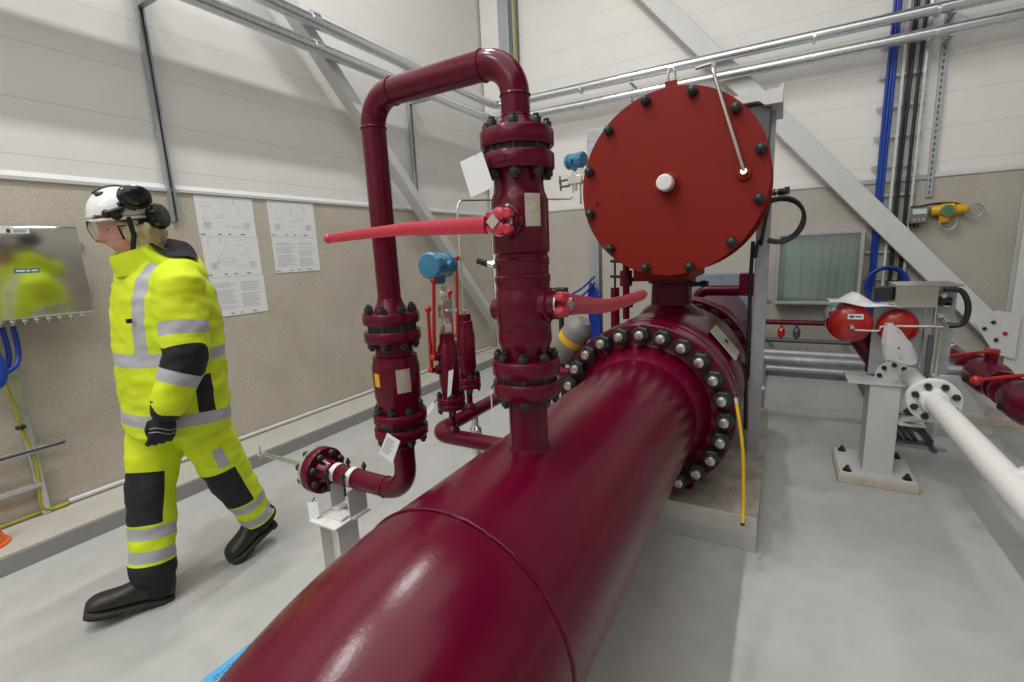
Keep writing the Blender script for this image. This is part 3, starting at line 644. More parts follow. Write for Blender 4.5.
# ================================================================== big ball valve on its plinth
o = build('concrete_plinth', MB().mat(0).box(-1.24, -.045, 2.30, 4.0, .10, .18).mat(1).box(-1.24, -.045, 2.295, 2.30, .085, .178).mat(2).box(-1.24, -.045, 2.295, 4.0, 0, .085).mat(0).box(-.047, -.043, 2.30, 4.0, .08, .179), ['plinth', 'plinthface', 'floor'], bevel=.004); tag(o, 'stained concrete plinth under the big flanged valve', 'plinth')
unit(.941, .0856)
t = thing('ball_valve', 'huge maroon ball valve behind the bolted flange', 'valve', (PX, 3.23, .10))
build('front_flange', MB().lathe((PX, 0, PZ), (0, 1, 0), [(2.612, .3), (2.612, .466), (2.618, .47), (2.70, .47), (2.706, .466), (2.708, .43), (2.76, .42)], 96), 'maroon', t)
build('valve_body', MB().lathe((PX, 0, PZ), (0, 1, 0), [(2.70, .39), (2.76, .40), (2.80, .44), (2.88, .458), (3.0, .465), (3.42, .465), (3.52, .455), (3.58, .43), (3.62, .39), (3.74, .375)], 96), 'maroon', t)
build('rear_flange', MB().lathe((PX, 0, PZ), (0, 1, 0), [(3.72, .3), (3.72, .466), (3.726, .47), (3.82, .47), (3.826, .466), (3.826, .3)], 72).lathe((PX, 0, PZ), (0, 1, 0), [(3.85, .3), (3.85, .466), (3.856, .47), (3.95, .47), (3.96, .36), (4.08, .31)], 72), 'maroon', t)
me = data('stud_bolt', MB().cyl((0, 0, -.06), (0, 0, .30), .02, n=12).hexn((0, 0, -.045), (0, 0, 1), .038, .045).hexn((0, 0, .23), (0, 0, 1), .038, .045), 'boltgreen')
for i in range(24):
    a = i*2*PI/24; put('stud_bolt', me, t, (PX+.419*math.cos(a), 3.72, PZ+.419*math.sin(a)), (0, 1, 0))
build('support_foot', MB().box(PX-.26, PX+.235, 2.63, 2.70, .10, .42).box(PX-.28, PX+.255, 2.60, 2.74, .10, .125), 'maroon', t)
build('support_foot', MB().box(PX-.26, PX+.26, 3.74, 3.80, .10, .42), 'maroon', t)
build('stem_neck', MB().lathe((PX, 3.25, 0), (0, 0, 1), [(.99, .21), (1.04, .17), (1.07, .13), (1.20, .125), (1.21, .15), (1.245, .15)], 40), 'maroon', t)
a0 = math.radians(40); nrm = V((math.cos(a0), 0, math.sin(a0))); tg = V((-math.sin(a0), 0, math.cos(a0))); pc = V((PX, 2.97, PZ))+nrm*.474
build('nameplate', MB().obox(pc, tg*.105, V((0, .115, 0)), nrm*.004).mat(1).hexn(pc+nrm*.003, nrm, .014, .01), ['plate', 'bolt'], t)
# small vent valve left of the stem
build('vent_valve', MB().cyl((PX-.26, 3.1, .98), (PX-.26, 3.1, 1.36), .022).cyl((PX-.26, 3.1, 1.06), (PX-.26, 3.1, 1.10), .045).cyl((PX-.26, 3.1, 1.20), (PX-.26, 3.1, 1.30), .04).cyl((PX-.26, 3.1, 1.24), (PX-.12, 3.15, 1.24), .014), 'maroon', t)
for zz in (1.36, 1.26): build('vent_bolt', MB().cyl((PX-.29, 3.1, zz), (PX-.36, 3.08, zz+.005), .01), 'bolt', t)
build('grease_fitting', MB().cyl((PX+.13, 3.15, 1.20), (PX+.24, 3.13, 1.21), .014).hexn((PX+.20, 3.137, 1.207), (1, -.1, .05), .022, .03), 'bolt', t)
# rear pipe run
t = thing('rear_pipe', 'maroon pipe continuing behind the big ball valve', 'pipe', (PX, 4.8, .27))
build('pipe_run', MB().tube([(PX, 4.0, PZ), (PX, 5.2, PZ), (PX, 6.37, PZ)], PR, 48), 'maroon', t)
build('wall_collar', MB().lathe((PX, 6.30, PZ), (0, 1, 0), [(0, .34), (.06, .36)], 48), 'maroon', t)
o = build('vent_stub', MB().tube(fillet([(PX, 4.3, PZ+.28), (PX+.02, 4.3, 1.06), (-.13, 4.3, 1.06)], .08, 8), .045, 16).box(-.30, -.17, 4.22, 4.38, 1.03, 1.2), 'maroon', t)
# ------------------------------------------------ actuator with the red disc
AX, AZ, AR, AY = -.551, 1.767, .481, 2.70
t = thing('valve_actuator', 'big round oxide red actuator above the ball valve', 'actuator', (PX, 3.25, 1.245))
build('end_disc', MB().lathe((AX, 0, AZ), (0, 1, 0), [(AY, AR-.003), (AY+.003, AR), (AY+.022, AR), (AY+.025, AR-.003)], 128), 'disc', t)
build('cylinder', MB().lathe((AX, 0, AZ), (0, 1, 0), [(AY+.025, AR-.03), (AY+.40, AR-.03), (AY+.40, AR), (AY+.43, AR), (AY+.43, .2)], 96), 'disc', t)
build('yoke_housing', MB().box(PX-.16, PX+.17, 2.90, 3.50, 1.245, 1.40), 'disc', t, bevel=.01)
nutm = data('tie_rod_nut', MB().hexn((0, 0, -.002), (0, 0, 1), .027, .038).lathe((0, 0, .036), (0, 0, 1), [(0, .019), (.012, .017), (.018, .008)], 14), 'boltgreen')
for i in range(12):
    a = math.radians(14.66+30*i); put('tie_rod_nut', nutm, t, (AX+.448*math.sin(a), AY, AZ+.448*math.cos(a)), (0, -1, 0))
hub = build('rod_boss', MB().lathe((AX, AY, AZ), (0, -1, 0), [(0, .062), (.008, .06), (.012, .05), (.045, .048), (.05, .042)], 36), 'disc', t)
build('rod_cover', MB().lathe((AX, AY-.048, AZ), (0, -1, 0), [(0, .041), (.055, .041), (.062, .035), (.063, .01)], 32), 'white', hub)
build('plug', MB().lathe((AX-.395, AY, AZ-.06), (0, -1, 0), [(0, .014), (.006, .014), (.006, .007), (.012, .006)], 12), 'disc', t)
vent = build('vent_boss', MB().lathe((AX+.362, AY, AZ+.012), (0, -1, 0), [(0, .034), (.018, .032), (.02, .02)], 24), 'disc', t)
p = V((AX+.362, AY-.05, AZ+.022))
o = build('vent_tube', MB().tube(fillet([V((AX+.362, AY, AZ+.012)), p, p+V((-.150, -.02, .475)), p+V((-.16, .10, .54)), p+V((-.25, .14, .545))], .035, 6), .0085, 10).cyl((AX+.362, AY-.018, AZ+.014), (AX+.362, AY-.045, AZ+.019), .015), 'silver', t)
k = MB().box(AX-.03, AX+.03, AY+.03, AY+.05, AZ+AR-.01, AZ+AR+.035)
lug = build('lifting_lug', k, 'disc', t)
build('shackle', MB().tube([(AX+.018*math.cos(a)-.0, AY+.04, AZ+AR+.055+.045*math.sin(a)) for a in [-PI*.25+i*PI*1.5/12 for i in range(13)]], .007, 8), 'silver', lug)
# frame carrying the control gear
t = thing('actuator_frame', 'galvanised post frame right and left of the red disc', 'steel frame', (-.11, 3.3, .10))
build('post', MB().box(-.150, -.146, 3.26, 3.34, .10, 2.20).box(-.146, -.076, 3.336, 3.34, .10, 2.20).box(-.146, -.076, 3.26, 3.264, .10, 2.20).box(-.080, -.076, 3.264, 3.336, .10, 2.2), 'galvdull', t, bevel=.002)
build('post', MB().box(-1.27, -1.19, 3.42, 3.50, .10, 2.20), 'galvdull', t, bevel=.003)
build('crossbeam', MB().box(-1.27, -.076, 3.42, 3.5, 2.20, 2.28), 'galvdull', t, bevel=.003)
k = MB(); pr = [(-.46, 2.245), (-.13, 2.245), (-.095, 2.252), (-.065, 2.25), (-.055, 2.268), (-.045, 2.268), (-.045, 2.175), (-.13, 2.175), (-.16, 2.20), (-.46, 2.20)]
build('hood', MB().prism([(x, 3.10, z) for x, z in pr], (0, .42, 0)), 'steelwhite', t)
build('tie_bolt', MB().cyl((-.075, 3.30, 1.08), (-.05, 3.28, 1.08), .012).cyl((-.076, 3.26, .55), (-.07, 3.23, .55), .012), 'silver', t)
o = build('control_box', MB().box(-.40, -.10, 3.14, 3.255, 1.93, 2.19), 'greymetal', bevel=.006); tag(o, 'dark grey control box under the pale hood right of the disc', 'control box')
t = thing('limit_fitting', 'small steel fitting with black cap on post right of disc', 'fitting', (-.05, 3.24, 1.70))
build('stem', MB().cyl((-.10, 3.25, 1.722), (-.045, 3.24, 1.722), .014).hexn((-.07, 3.245, 1.722), (1, -.1, 0), .022, .02), 'silver', t)
build('cap', MB().cyl((-.045, 3.24, 1.722), (-.005, 3.235, 1.722), .019).box(-.015, .012, 3.22, 3.25, 1.705, 1.745), 'black', t)
k = MB()
for j in range(4):
    k.tube([(-.03+.115*math.cos(a)*(1+.02*j)+.004*math.sin(3*a+j), 3.22-.012*j, 1.565+(.115+.004*j)*math.sin(a)+.004*math.cos(2*a+j*2)) for a in [math.radians(-118+i*238/28) for i in range(29)]]+[(-.12, 3.24, 1.455-.01*j)], .0085, 8)
k.tube(spline([(-.12, 3.24, 1.455), (-.14, 3.25, 1.43), (-.15, 3.25, 1.35)]), .012, 8)
o = build('cable_coil', k, 'black'); tag(o, 'coil of black cable hung on the post right of disc', 'cable coil')
cable('hanging_cable', 'dark cable hanging down inside the galvanised post', [(-.165, 3.27, 1.45), (-.17, 3.28, 1.2), (-.165, 3.27, .9), (-.17, 3.28, .6), (-.16, 3.27, .25)], .012, 'black')
# yellow hose by the flange
o = build('yellow_hose', MB().mat(0).tube(spline([(-.165, 2.46, .675), (-.148, 2.44, .60), (-.125, 2.42, .45), (-.112, 2.38, .28), (-.108, 2.36, .20), (-.106, 2.32, .125)]), .0085, 10).mat(1).cyl((-.106, 2.32, .127), (-.106, 2.316, .115), .0095).mat(2).cyl((-.165, 2.46, .67), (-.17, 2.47, .70), .011), ['yellowhose', 'black', 'silver']); tag(o, 'thin yellow hose hanging right of the bolted flange', 'hose')
# instrument left of the disc
ix, iy = -1.245, 3.14
transmitter((ix, iy, 2.035), 'blue transmitter mounted left of the red disc', (.95, -.3, 0), .85)
t = thing('manifold_block', 'steel instrument manifold below the blue transmitter beside the disc', 'manifold', (ix, iy, 1.75))
build('block', MB().box(ix-.05, ix+.05, iy-.03, iy+.03, 1.885, 1.94).box(ix-.02, ix+.11, iy-.02, iy+.05, 1.90, 1.985).cyl((ix, iy, 1.94), (ix, iy, 1.965), .022), 'silver', t, bevel=.003)
for dx, dz in ((-.05, .01), (-.045, -.03)): 
    build('valve_knob', MB().cyl((ix+dx, iy, 1.91+dz), (ix+dx-.07, iy-.02, 1.905+dz), .008).cyl((ix+dx-.06, iy-.02, 1.88+dz), (ix+dx-.06, iy-.02, 1.935+dz), .006), 'greymetal', t)
build('tube_leg', MB().tube([(ix+.03, iy, 1.89), (ix+.03, iy, 1.75)], .008, 8).tube(fillet([(ix+.055, iy, 1.89), (ix+.055, iy, 1.77), (ix+.12, iy+.03, 1.73), (ix+.2, iy+.1, 1.72)], .03), .008, 8).tube([(ix-.0, iy-.01, 1.89), (ix-.0, iy-.01, 1.84)], .012, 8), 'silver', t)
build('bracket', MB().box(ix+.0, ix+.02, iy+.02, 3.42, 1.90, 1.93), 'galvdull', t)
# cables and boxes at the left post
k = MB()
for j in range(5): k.tube(spline([(-1.25+.018*j, 3.40, 1.20-.02*j), (-1.262+.02*j, 3.39, 1.08), (-1.255+.018*j, 3.39, .93), (-1.25+.02*j, 3.39, .72)]), .011, 8)
o = build('blue_cable_bundle', k, 'bluecable'); tag(o, 'bundle of blue cables on the post behind the right lever', 'cables')
for j, (dz, n_) in enumerate(((0, 'upper'), (-.045, 'lower'))):
    cable('blue_cable', n_+' blue cable sagging left from the bundle on the post', [(-1.205, 3.37, 1.25+dz), (-1.30, 3.358, 1.165+dz*1.2), (-1.40, 3.358, 1.11+dz*.6), (-1.485, 3.35, 1.065+dz*.4)], .008, 'bluecable', group='blue cables sagging from the post')
o = build('terminal_box', MB().box(-1.50, -1.40, 3.26, 3.33, 1.115, 1.175).cyl((-1.45, 3.295, -.09), (-1.45, 3.295, 1.115), .02), 'black', bevel=.006); tag(o, 'small black terminal box right of the tall valve', 'terminal box')
o = build('maroon_standpipe', MB().cyl((-1.075, 3.44, .10), (-1.075, 3.44, 1.16), .032).cyl((-1.075, 3.44, 1.16), (-1.075, 3.44, 1.5), .008), 'maroon'); tag(o, 'short maroon standpipe with thin tube behind the right lever', 'pipe')

unit(1, 0)
# ================================================================== back wall
t = thing('wall_vent', 'square wall vent with wire mesh over green cloth', 'vent', (.31, 5.9, .77))
x0, x1, z0, z1 = -.066, .683, .775, 1.515
k = MB(); w_ = .032
k.box(x0, x1, 5.80, 6.0, z1-w_, z1).box(x0, x1, 5.80, 6.0, z0, z0+w_).box(x0, x0+w_, 5.80, 6.0, z0+w_, z1-w_).box(x1-w_, x1, 5.80, 6.0, z0+w_, z1-w_)
build('vent_frame', k, 'galvdull', t, bevel=.003)
k = MB(); n = 30
X0, X1, Z0, Z1 = x0+w_, x1-w_, z0+w_, z1-w_
def clipseg(p, q):
    (xa, za), (xb, zb) = p, q; t0, t1 = 0, 1
    for d_, lo, hi, s_ in ((xb-xa, X0, X1, xa), (zb-za, Z0, Z1, za)):
        u0, u1 = (lo-s_)/d_, (hi-s_)/d_
        if u0 > u1: u0, u1 = u1, u0
        t0, t1 = max(t0, u0), min(t1, u1)
    return None if t1-t0 < 1e-3 else ((xa+d_*0+(xb-xa)*t0, za+(zb-za)*t0), (xa+(xb-xa)*t1, za+(zb-za)*t1))
for sg in (1, -1):
    for i in range(-34, 70):
        c_ = X0+i*.026
        s_ = clipseg((c_, Z0 if sg > 0 else Z1), (c_+1.2, (Z0+.75) if sg > 0 else (Z1-.75)))
        if s_: k.bar((s_[0][0], 5.815+.001*sg, s_[0][1]), (s_[1][0], 5.815+.001*sg, s_[1][1]), .003, .003, (0, 1, 0))
build('wire_mesh', k, 'galv', t)
k = MB(); R = []
nu, nv = 90, 12
for j in range(nv+1):
    z = Z0+.002+(Z1-Z0-.004)*j/nv; row = []
    for i in range(nu+1):
        u = i/nu; x = X0+.004+(X1-X0-.008)*u
        fold = 0 if u < .07 else (-.045 if u < .28 else .018*math.sin(60*(u-.28)**1.25+1.2*(1-j/nv))*min(1, (u-.28)*3))
        row.append(V((x-.03*max(0, u-.4)*(1-j/nv), 5.93+fold, z)))
    R.append(row)
vs = [p for r in R for p in r]; fs = [(j*(nu+1)+i, j*(nu+1)+i+1, (j+1)*(nu+1)+i+1, (j+1)*(nu+1)+i) for j in range(nv) for i in range(nu)]
c_ = build('filter_cloth', MB().add(vs, fs), 'greencloth', t)
md = c_.modifiers.new('t', 'SOLIDIFY'); md.thickness = .004
# blue grey panel low on the back wall
o = build('wall_cabinet', MB().box(-.98, -.20, 5.88, 6.0, .45, 1.10).box(-.97, -.59, 5.87, 5.88, .46, 1.09).box(-.585, -.21, 5.87, 5.88, .46, 1.09), 'bluegrey', bevel=.004); tag(o, 'blue grey panel box on back wall behind the ball valve', 'cabinet')
# low pipes along the back wall
t = thing('low_pipe', 'thin maroon pipe running low along the back wall under vent', 'pipe', (.1, 5.8, .6))
build('pipe_run', MB().tube([(-.25, 5.78, .585), (.80, 5.78, .585)], .028, 14), 'maroon', t)
for x in (.02, .16):
    v_ = build('small_valve', MB().cyl((x, 5.74, .38), (x, 5.74, .57), .014).cyl((x, 5.74, .44), (x, 5.74, .50), .034).lathe((x, 5.74, 0), (0, 0, 1), [(.50, .04), (.53, .02)], 14), 'signalred' if x < .1 else 'greymetal', t)
for z, r_, m_, lab, xx in ((.26, .045, 'galvdull', 'upper grey steel pipe low along the back wall', .80), (.09, .035, 'galvdull', 'lower grey steel pipe close to the floor at back wall', .9), (.40, .022, 'greymetal', 'thin dark pipe between the maroon and grey pipes at the back', .70)):
    t = thing('low_pipe', lab, 'pipe', (.2, 5.7, max(0, z-r_)), group='pipes low along the back wall')
    build('pipe_run', MB().cyl((-.25, 5.72, z), (xx, 5.72, z), r_), m_, t)
    for xb in (-.1, .6): build('bracket', MB().box(xb-.02, xb+.02, 5.72, 6.0, z-r_-.012, z-r_), 'galvdull', t)
# cable ladder
t = thing('cable_ladder', 'vertical galvanised cable ladder on the back wall', 'cable ladder', (.93, 5.93, .6))
for x in (.872, 1.03): build('rail', MB().box(x-.010, x+.010, 5.935, 5.985, .55, 4.9), 'galv' if x > 1 else 'steelwhite', t)
for i in range(16):
    z = .75+i*.27; build('rung', MB().box(.70, 1.06, 5.965, 5.985, z-.012, z+.012), 'galvdull', t)
for z in (1.97, 3.22): build('wall_bar', MB().box(.60, 1.16, 5.985, 6.0, z-.02, z+.02), 'galvdull', t)
for lab, xs, m_, r_ in (('bundle of blue cables down the left side of cable ladder', (.765, .785, .805), 'bluecable', .014), ('bundle of black cables in the middle of cable ladder', (.915, .933), 'black', .011), ('single thick black cable down the right side of cable ladder', (.995,), 'black', .015)):
    k = MB()
    for j, x in enumerate(xs):
        k.tube(spline([(x+.006*math.sin(z*2+j), 5.949-.003*(j % 2), z) for z in (4.9, 4.2, 3.5, 2.8, 2.1, 1.5, 1.0, .62)], 4), r_, 8)
    o = build('cable_bundle', k, m_); tag(o, lab, 'cables', 'cable bundles on the ladder')
k = MB()
for j in range(4): k.tube([(.89+(.145+.008*j)*math.cos(a), 5.88-.012*j, .97+(.155+.008*j)*math.sin(a)) for a in [math.radians(-60+i*330/24) for i in range(25)]], .011, 8)
o = build('cable_coil', k, 'bluecable'); tag(o, 'loop of blue cable at the foot of cable ladder', 'cable coil')
# slotted channel right of the ladder
t = thing('strut_channel', 'galvanised slotted channel hanging on back wall right of ladder', 'channel', (1.16, 5.98, 1.785))
k = MB().box(1.138, 1.182, 5.975, 5.998, 1.785, 3.45).mat(1)
for i in range(30): k.box(1.153, 1.167, 5.9745, 5.976, 1.81+i*.054, 1.84+i*.054)
build('channel', k, ['galvdull', 'greymetal'], t)
build('pipe_clip', MB().tube(fillet([(1.16, 5.97, 3.38), (1.16, 5.80, 3.42), (1.19, 5.76, 3.36)], .03), .012, 8), 'greymetal', t)
# gas detector
gx, gy, gz = 1.283, 5.94, 1.625
t = thing('gas_detector', 'yellow gas detector on the back wall right of cable ladder', 'gas detector', (gx, gy, gz-.06))
build('housing', MB().lathe((gx-.105, gy, gz+.03), (1, 0, 0), [(0, .038), (.02, .05), (.06, .05), (.075, .06), (.16, .06), (.175, .045), (.25, .042), (.26, .03)], 24).lathe((gx, gy, gz), (0, 0, -1), [(.0, .045), (.07, .04), (.085, .028)], 20), 'yellowdev', t)
o = build('lens', MB().lathe((gx+.005, gy-.05, gz+.02), (.1, -1, .1), [(0, .052), (.014, .052), (.016, .046)], 28).mat(1).lathe((gx+.0065, gy-.064, gz+.0215), (.1, -1, .1), [(0, .038), (.004, .036)], 28), ['greyplastic', 'greenwin'], t)
build('conduit_loop', MB().tube([(gx+.03+.062*math.cos(a), gy-.01, gz-.085+.07*math.sin(a)) for a in [math.radians(150+i*240/20) for i in range(21)]], .009, 8).tube([(gx+.20+.062*math.cos(a), gy-.01, gz+.005+.062*math.sin(a)) for a in [math.radians(150-i*330/24) for i in range(25)]], .008, 8), 'galvdull', t)
t = thing('display_unit', 'small grey display box left of the yellow gas detector', 'display', (gx-.2, gy, gz-.07))
build('case', MB().box(gx-.255, gx-.125, gy-.05, gy+.06, gz-.08, gz+.065), 'greyplastic', t, bevel=.008)
build('screen', MB().box(gx-.243, gx-.140, gy-.053, gy-.05, gz+.005, gz+.052), 'lcd', t)
for j in range(3): build('button', MB().cyl((gx-.225+.034*j, gy-.05, gz-.045), (gx-.225+.034*j, gy-.056, gz-.045), .009, n=10), 'ink', t)
build('gland', MB().hexn((gx-.20, gy, gz-.08), (0, 0, -1), .022, .04), 'bolt', t)
cable('device_cable', 'black cable from the ladder over the yellow gas detector', [(1.03, 5.93, 1.70), (1.10, 5.92, 1.70), (1.2, 5.92, 1.715), (1.33, 5.93, 1.71), (1.40, 5.94, 1.685)], .010, 'black')
cable('device_cable', 'black cable dropping from the small grey display box', [(gx-.245, gy, gz-.05), (gx-.25, gy+.01, gz-.15), (gx-.25, gy+.01, gz-.30)], .014, 'black')
# ================================================================== person (local frame: x forward, y to the person's left, z up)
def col_ramp_mat(name, layers, base, rough=.75, bump=.3, bscale=40):
    """base colour, then one colour per float attribute wherever that attribute is positive"""
    m, nt, b = nodes(name)
    tc = N(nt, 'ShaderNodeTexCoord')
    nz = N(nt, 'ShaderNodeTexNoise'); nz.inputs['Scale'].default_value = 9; nt.links.new(tc.outputs['Object'], nz.inputs['Vector'])
    mx = N(nt, 'ShaderNodeMix', data_type='RGBA'); mx.inputs[6].default_value = [x*.93 for x in base]+[1]; mx.inputs[7].default_value = [min(1, x*1.05) for x in base]+[1]
    nt.links.new(nz.outputs['Fac'], mx.inputs[0]); cur = mx.outputs[2]
    for att, c in layers:
        a = N(nt, 'ShaderNodeAttribute'); a.attribute_name = att
        g = N(nt, 'ShaderNodeMath', operation='GREATER_THAN'); g.inputs[1].default_value = 0; nt.links.new(a.outputs['Fac'], g.inputs[0])
        mm = N(nt, 'ShaderNodeMix', data_type='RGBA'); mm.inputs[7].default_value = (*c, 1)
        nt.links.new(g.outputs[0], mm.inputs[0]); nt.links.new(cur, mm.inputs[6]); cur = mm.outputs[2]
    nt.links.new(cur, b.inputs['Base Color']); b.inputs['Roughness'].default_value = rough
    n2 = N(nt, 'ShaderNodeTexNoise'); n2.inputs['Scale'].default_value = bscale; n2.inputs['Detail'].default_value = 3; nt.links.new(tc.outputs['Object'], n2.inputs['Vector'])
    bp = N(nt, 'ShaderNodeBump'); bp.inputs['Strength'].default_value = bump; bp.inputs['Distance'].default_value = .006
    nt.links.new(n2.outputs['Fac'], bp.inputs['Height']); nt.links.new(bp.outputs['Normal'], b.inputs['Normal'])
    return m
YEL = (.62, .76, .010); SIL = (.42, .43, .46); BLK = (.008, .008, .012)
MAT['hivis'] = col_ramp_mat('hi_vis_fabric', [('black', BLK), ('silver', SIL)], YEL)
MAT['skin'] = paint('skin', (.74, .37, .28), .5, var=.12, vscale=14)
MAT['hair'] = paint('pale_blond_hair', (.60, .48, .33), .6, var=.35, vscale=40, bump=.5, bscale=60, stretch=(1, 1, .25))
MAT['helmet'] = paint('white_helmet_shell', (.78, .78, .77), .25, var=.02, coat=.4)
MAT['glossblack'] = paint('gloss_black_plastic', (.010, .010, .011), .18, var=.1)
MAT['cloth'] = paint('black_fabric', (.010, .011, .016), .8, var=.3, vscale=30, bump=.3, bscale=120)
MAT['leather'] = paint('dark_boot_leather', (.022, .018, .014), .45, var=.4, vscale=25, bump=.2)
MAT['sole'] = paint('boot_sole', (.03, .025, .02), .7, var=.3)
MAT['eye'] = paint('eye_white', (.7, .68, .65), .2)
mg, ntg, bg = nodes('clear_visor'); bg.inputs['Transmission Weight'].default_value = 1; bg.inputs['Roughness'].default_value = .05; bg.inputs['IOR'].default_value = 1.15; bg.inputs['Base Color'].default_value = (.9, .92, .92, 1); MAT['visor'] = mg

PF = V((-.05, -.99875, 0))
person = thing('person', 'person in yellow high visibility suit and white helmet walking left', 'person', (-2.36, 1.02, 0), math.atan2(PF.y, PF.x))
PROT = Quaternion((0, 0, 1), math.atan2(PF.y, PF.x))
def limb(mb, P, r, n=20, sq=1.):
    """tapered round limb through P with spherical-ish ends"""
    P = [V(p) for p in P]
    d0 = (P[0]-P[1]).normalized(); d1 = (P[-1]-P[-2]).normalized()
    r = list(r)
    Q = [P[0]+d0*r[0]*.55, P[0]+d0*r[0]*.4, P[0]]+P[1:-1]+[P[-1], P[-1]+d1*r[-1]*.4, P[-1]+d1*r[-1]*.55]
    rr = [r[0]*.3, r[0]*.75, r[0]]+r[1:-1]+[r[-1], r[-1]*.75, r[-1]*.3]
    return mb.tube(Q, rr, n)
def ell(mb, R, n=40, p=2.3):
    """stack of super-ellipse rings (cx, cy, z, a, b, tilt)"""
    out = []
    for cx_, cy_, z, a, b, tl in R:
        row = []
        for j in range(n):
            t_ = 2*PI*j/n; c_, s_ = math.cos(t_), math.sin(t_)
            x = a*math.copysign(abs(c_)**(2/p), c_); y = b*math.copysign(abs(s_)**(2/p), s_)
            row.append(V((cx_+x, cy_+y, z+tl*x)))
        out.append(row)
    return mb.rings(out)
def subdiv(P, r, k=6):
    P = [V(p) for p in P]; Q = []; S = []
    for i in range(len(P)-1):
        for j in range(k): Q.append(P[i].lerp(P[i+1], j/k)); S.append(r[i]+(r[i+1]-r[i])*j/k)
    Q.append(P[-1]); S.append(r[-1]); return Q, S
def remeshed(name, mb, mats, voxel, smooth=4, fold=None, attrs=None, parent=person, angle=180):
    o = build(name, mb, mats, local=True)
    m = o.modifiers.new('r', 'REMESH'); m.mode = 'VOXEL'; m.voxel_size = voxel
    s = o.modifiers.new('s', 'SMOOTH'); s.factor = .5; s.iterations = smooth
    dg = bpy.context.evaluated_depsgraph_get(); me = bpy.data.meshes.new_from_object(o.evaluated_get(dg)); me.name = name
    bpy.data.objects.remove(o)
    if fold:
        nn = [v.normal.copy() for v in me.vertices]
        for v, q in zip(me.vertices, nn): v.co += q*fold(v.co)
    if attrs:
        for k_, fn in attrs.items():
            at = me.attributes.new(k_, 'FLOAT', 'POINT'); at.data.foreach_set('value', [fn(v.co) for v in me.vertices])
    me.polygons.foreach_set('use_smooth', [True]*len(me.polygons))
    me.materials.clear()
    for m_ in (mats if isinstance(mats, (list, tuple)) else [mats]): me.materials.append(MAT[m_])
    o = bpy.data.objects.new(name, me); COL.objects.link(o); o.parent = parent; WLOC[o.name] = V((0, 0, 0)); return o
def segd(p, a, b):
    ab = b-a; t_ = max(0, min(1, (p-a).dot(ab)/ab.length_squared)); return (p-a-ab*t_).length, t_

# joints
SHL, ELL_, WRL = V((-.02, .205, 1.385)), V((.02, .262, 1.095)), V((.112, .245, .90))
SHR, ELR, WRR = V((-.03, -.205, 1.385)), V((-.09, -.265, 1.10)), V((-.05, -.27, .87))
HPL, KNL, ANL = V((-.03, .095, .87)), V((-.155, .075, .435)), V((-.285, .045, .13))
HPR, KNR, ANR = V((.02, -.09, .87)), V((.135, -.02, .47)), V((.207, .03, .105))

# ---- body with head: one continuous surface
HC = V((.040, 0, 1.622)); HT = math.radians(9)       # head centre, forward pitch
Rh = Matrix.Rotation(HT, 3, 'Y')
def gs(x, s): return math.exp(-(x/s)**2)
def head_pt(az, elv):
    """az 0 = front; elv -90..90 degrees"""
    a, e = math.radians(az), math.radians(elv)
    d = V((math.cos(e)*math.cos(a), math.cos(e)*math.sin(a), math.sin(e)))
    rx = .096 if d.x > 0 else .090
    r = 1/math.sqrt((d.x/rx)**2+(d.y/.077)**2+(d.z/(.112 if d.z > 0 else .118))**2)
    A = abs(az) if abs(az) <= 180 else 360-abs(az)
    r += .030*gs(A, 9)*gs(elv+16, 10)*(1 if elv < -4 else .75)          # nose tip
    r += .010*gs(A, 7)*gs(elv+2, 10)                                    # nose bridge
    r -= .010*gs(A-24, 11)*gs(elv-2, 9)                                 # eye sockets
    r += .006*gs(A, 40)*gs(elv-14, 7)                                   # brow
    r += .007*gs(A, 16)*gs(elv+34, 4)-.004*gs(A, 20)*gs(elv+38.5, 2.2)+.006*gs(A, 15)*gs(elv+43, 4)   # lips
    r -= .005*gs(A, 22)*gs(elv+50, 4)
    r += .016*gs(A, 22)*gs(elv+61, 9)                                   # chin
    r += .006*gs(A-45, 18)*gs(elv+18, 14)                               # cheek
    r += .012*gs(A-62, 22)*gs(elv+58, 14)                               # jaw
    r -= .008*gs(A-90, 30)*gs(elv+30, 14)
    r += .016*gs(A-97, 7)*gs(elv+6, 14)                                 # ears
    return HC+Rh @ (d*r)
def head_shell(mb, off=0, naz=72, nel=48):
    R = []
    for i in range(nel+1):
        e = -89+178*i/nel; R.append([head_pt(-180+360*j/naz, e)+(Rh @ V((math.cos(math.radians(e))*math.cos(math.radians(-180+360*j/naz)), math.cos(math.radians(e))*math.sin(math.radians(-180+360*j/naz)), math.sin(math.radians(e)))))*off for j in range(naz)])
    return mb.rings(R)
k = MB(); head_shell(k)
limb(k, [(-.02, 0, 1.42), (.0, 0, 1.50), (.03, 0, 1.58)], [.075, .060, .056])
ell(k, [(.0, 0, .82, .10, .15, 0), (-.02, 0, 1.0, .11, .15, 0), (-.04, 0, 1.2, .12, .17, 0), (-.04, 0, 1.36, .11, .17, 0), (-.02, 0, 1.44, .08, .12, 0), (-.01, 0, 1.47, .05, .06, 0)])
for A_, r_ in (([SHL, ELL_, WRL], [.055, .042, .030]), ([SHR, ELR, WRR], [.055, .042, .030]), ([HPL, KNL, ANL], [.085, .055, .042]), ([HPR, KNR, ANR], [.085, .055, .042])):
    limb(k, *subdiv(A_, r_, 4))
body = remeshed('body', k, 'skin', .0048, 2)
for s in (-1, 1):
    e_ = head_pt(22*s, 2)
    build('eye', MB().sphere(e_-Rh @ V((.007, 0, 0)), .0115, n=14).mat(1).sphere(e_+Rh @ V((.0005, .001*s, 0)), .0055, n=10), ['eye', 'black'], body, local=True)
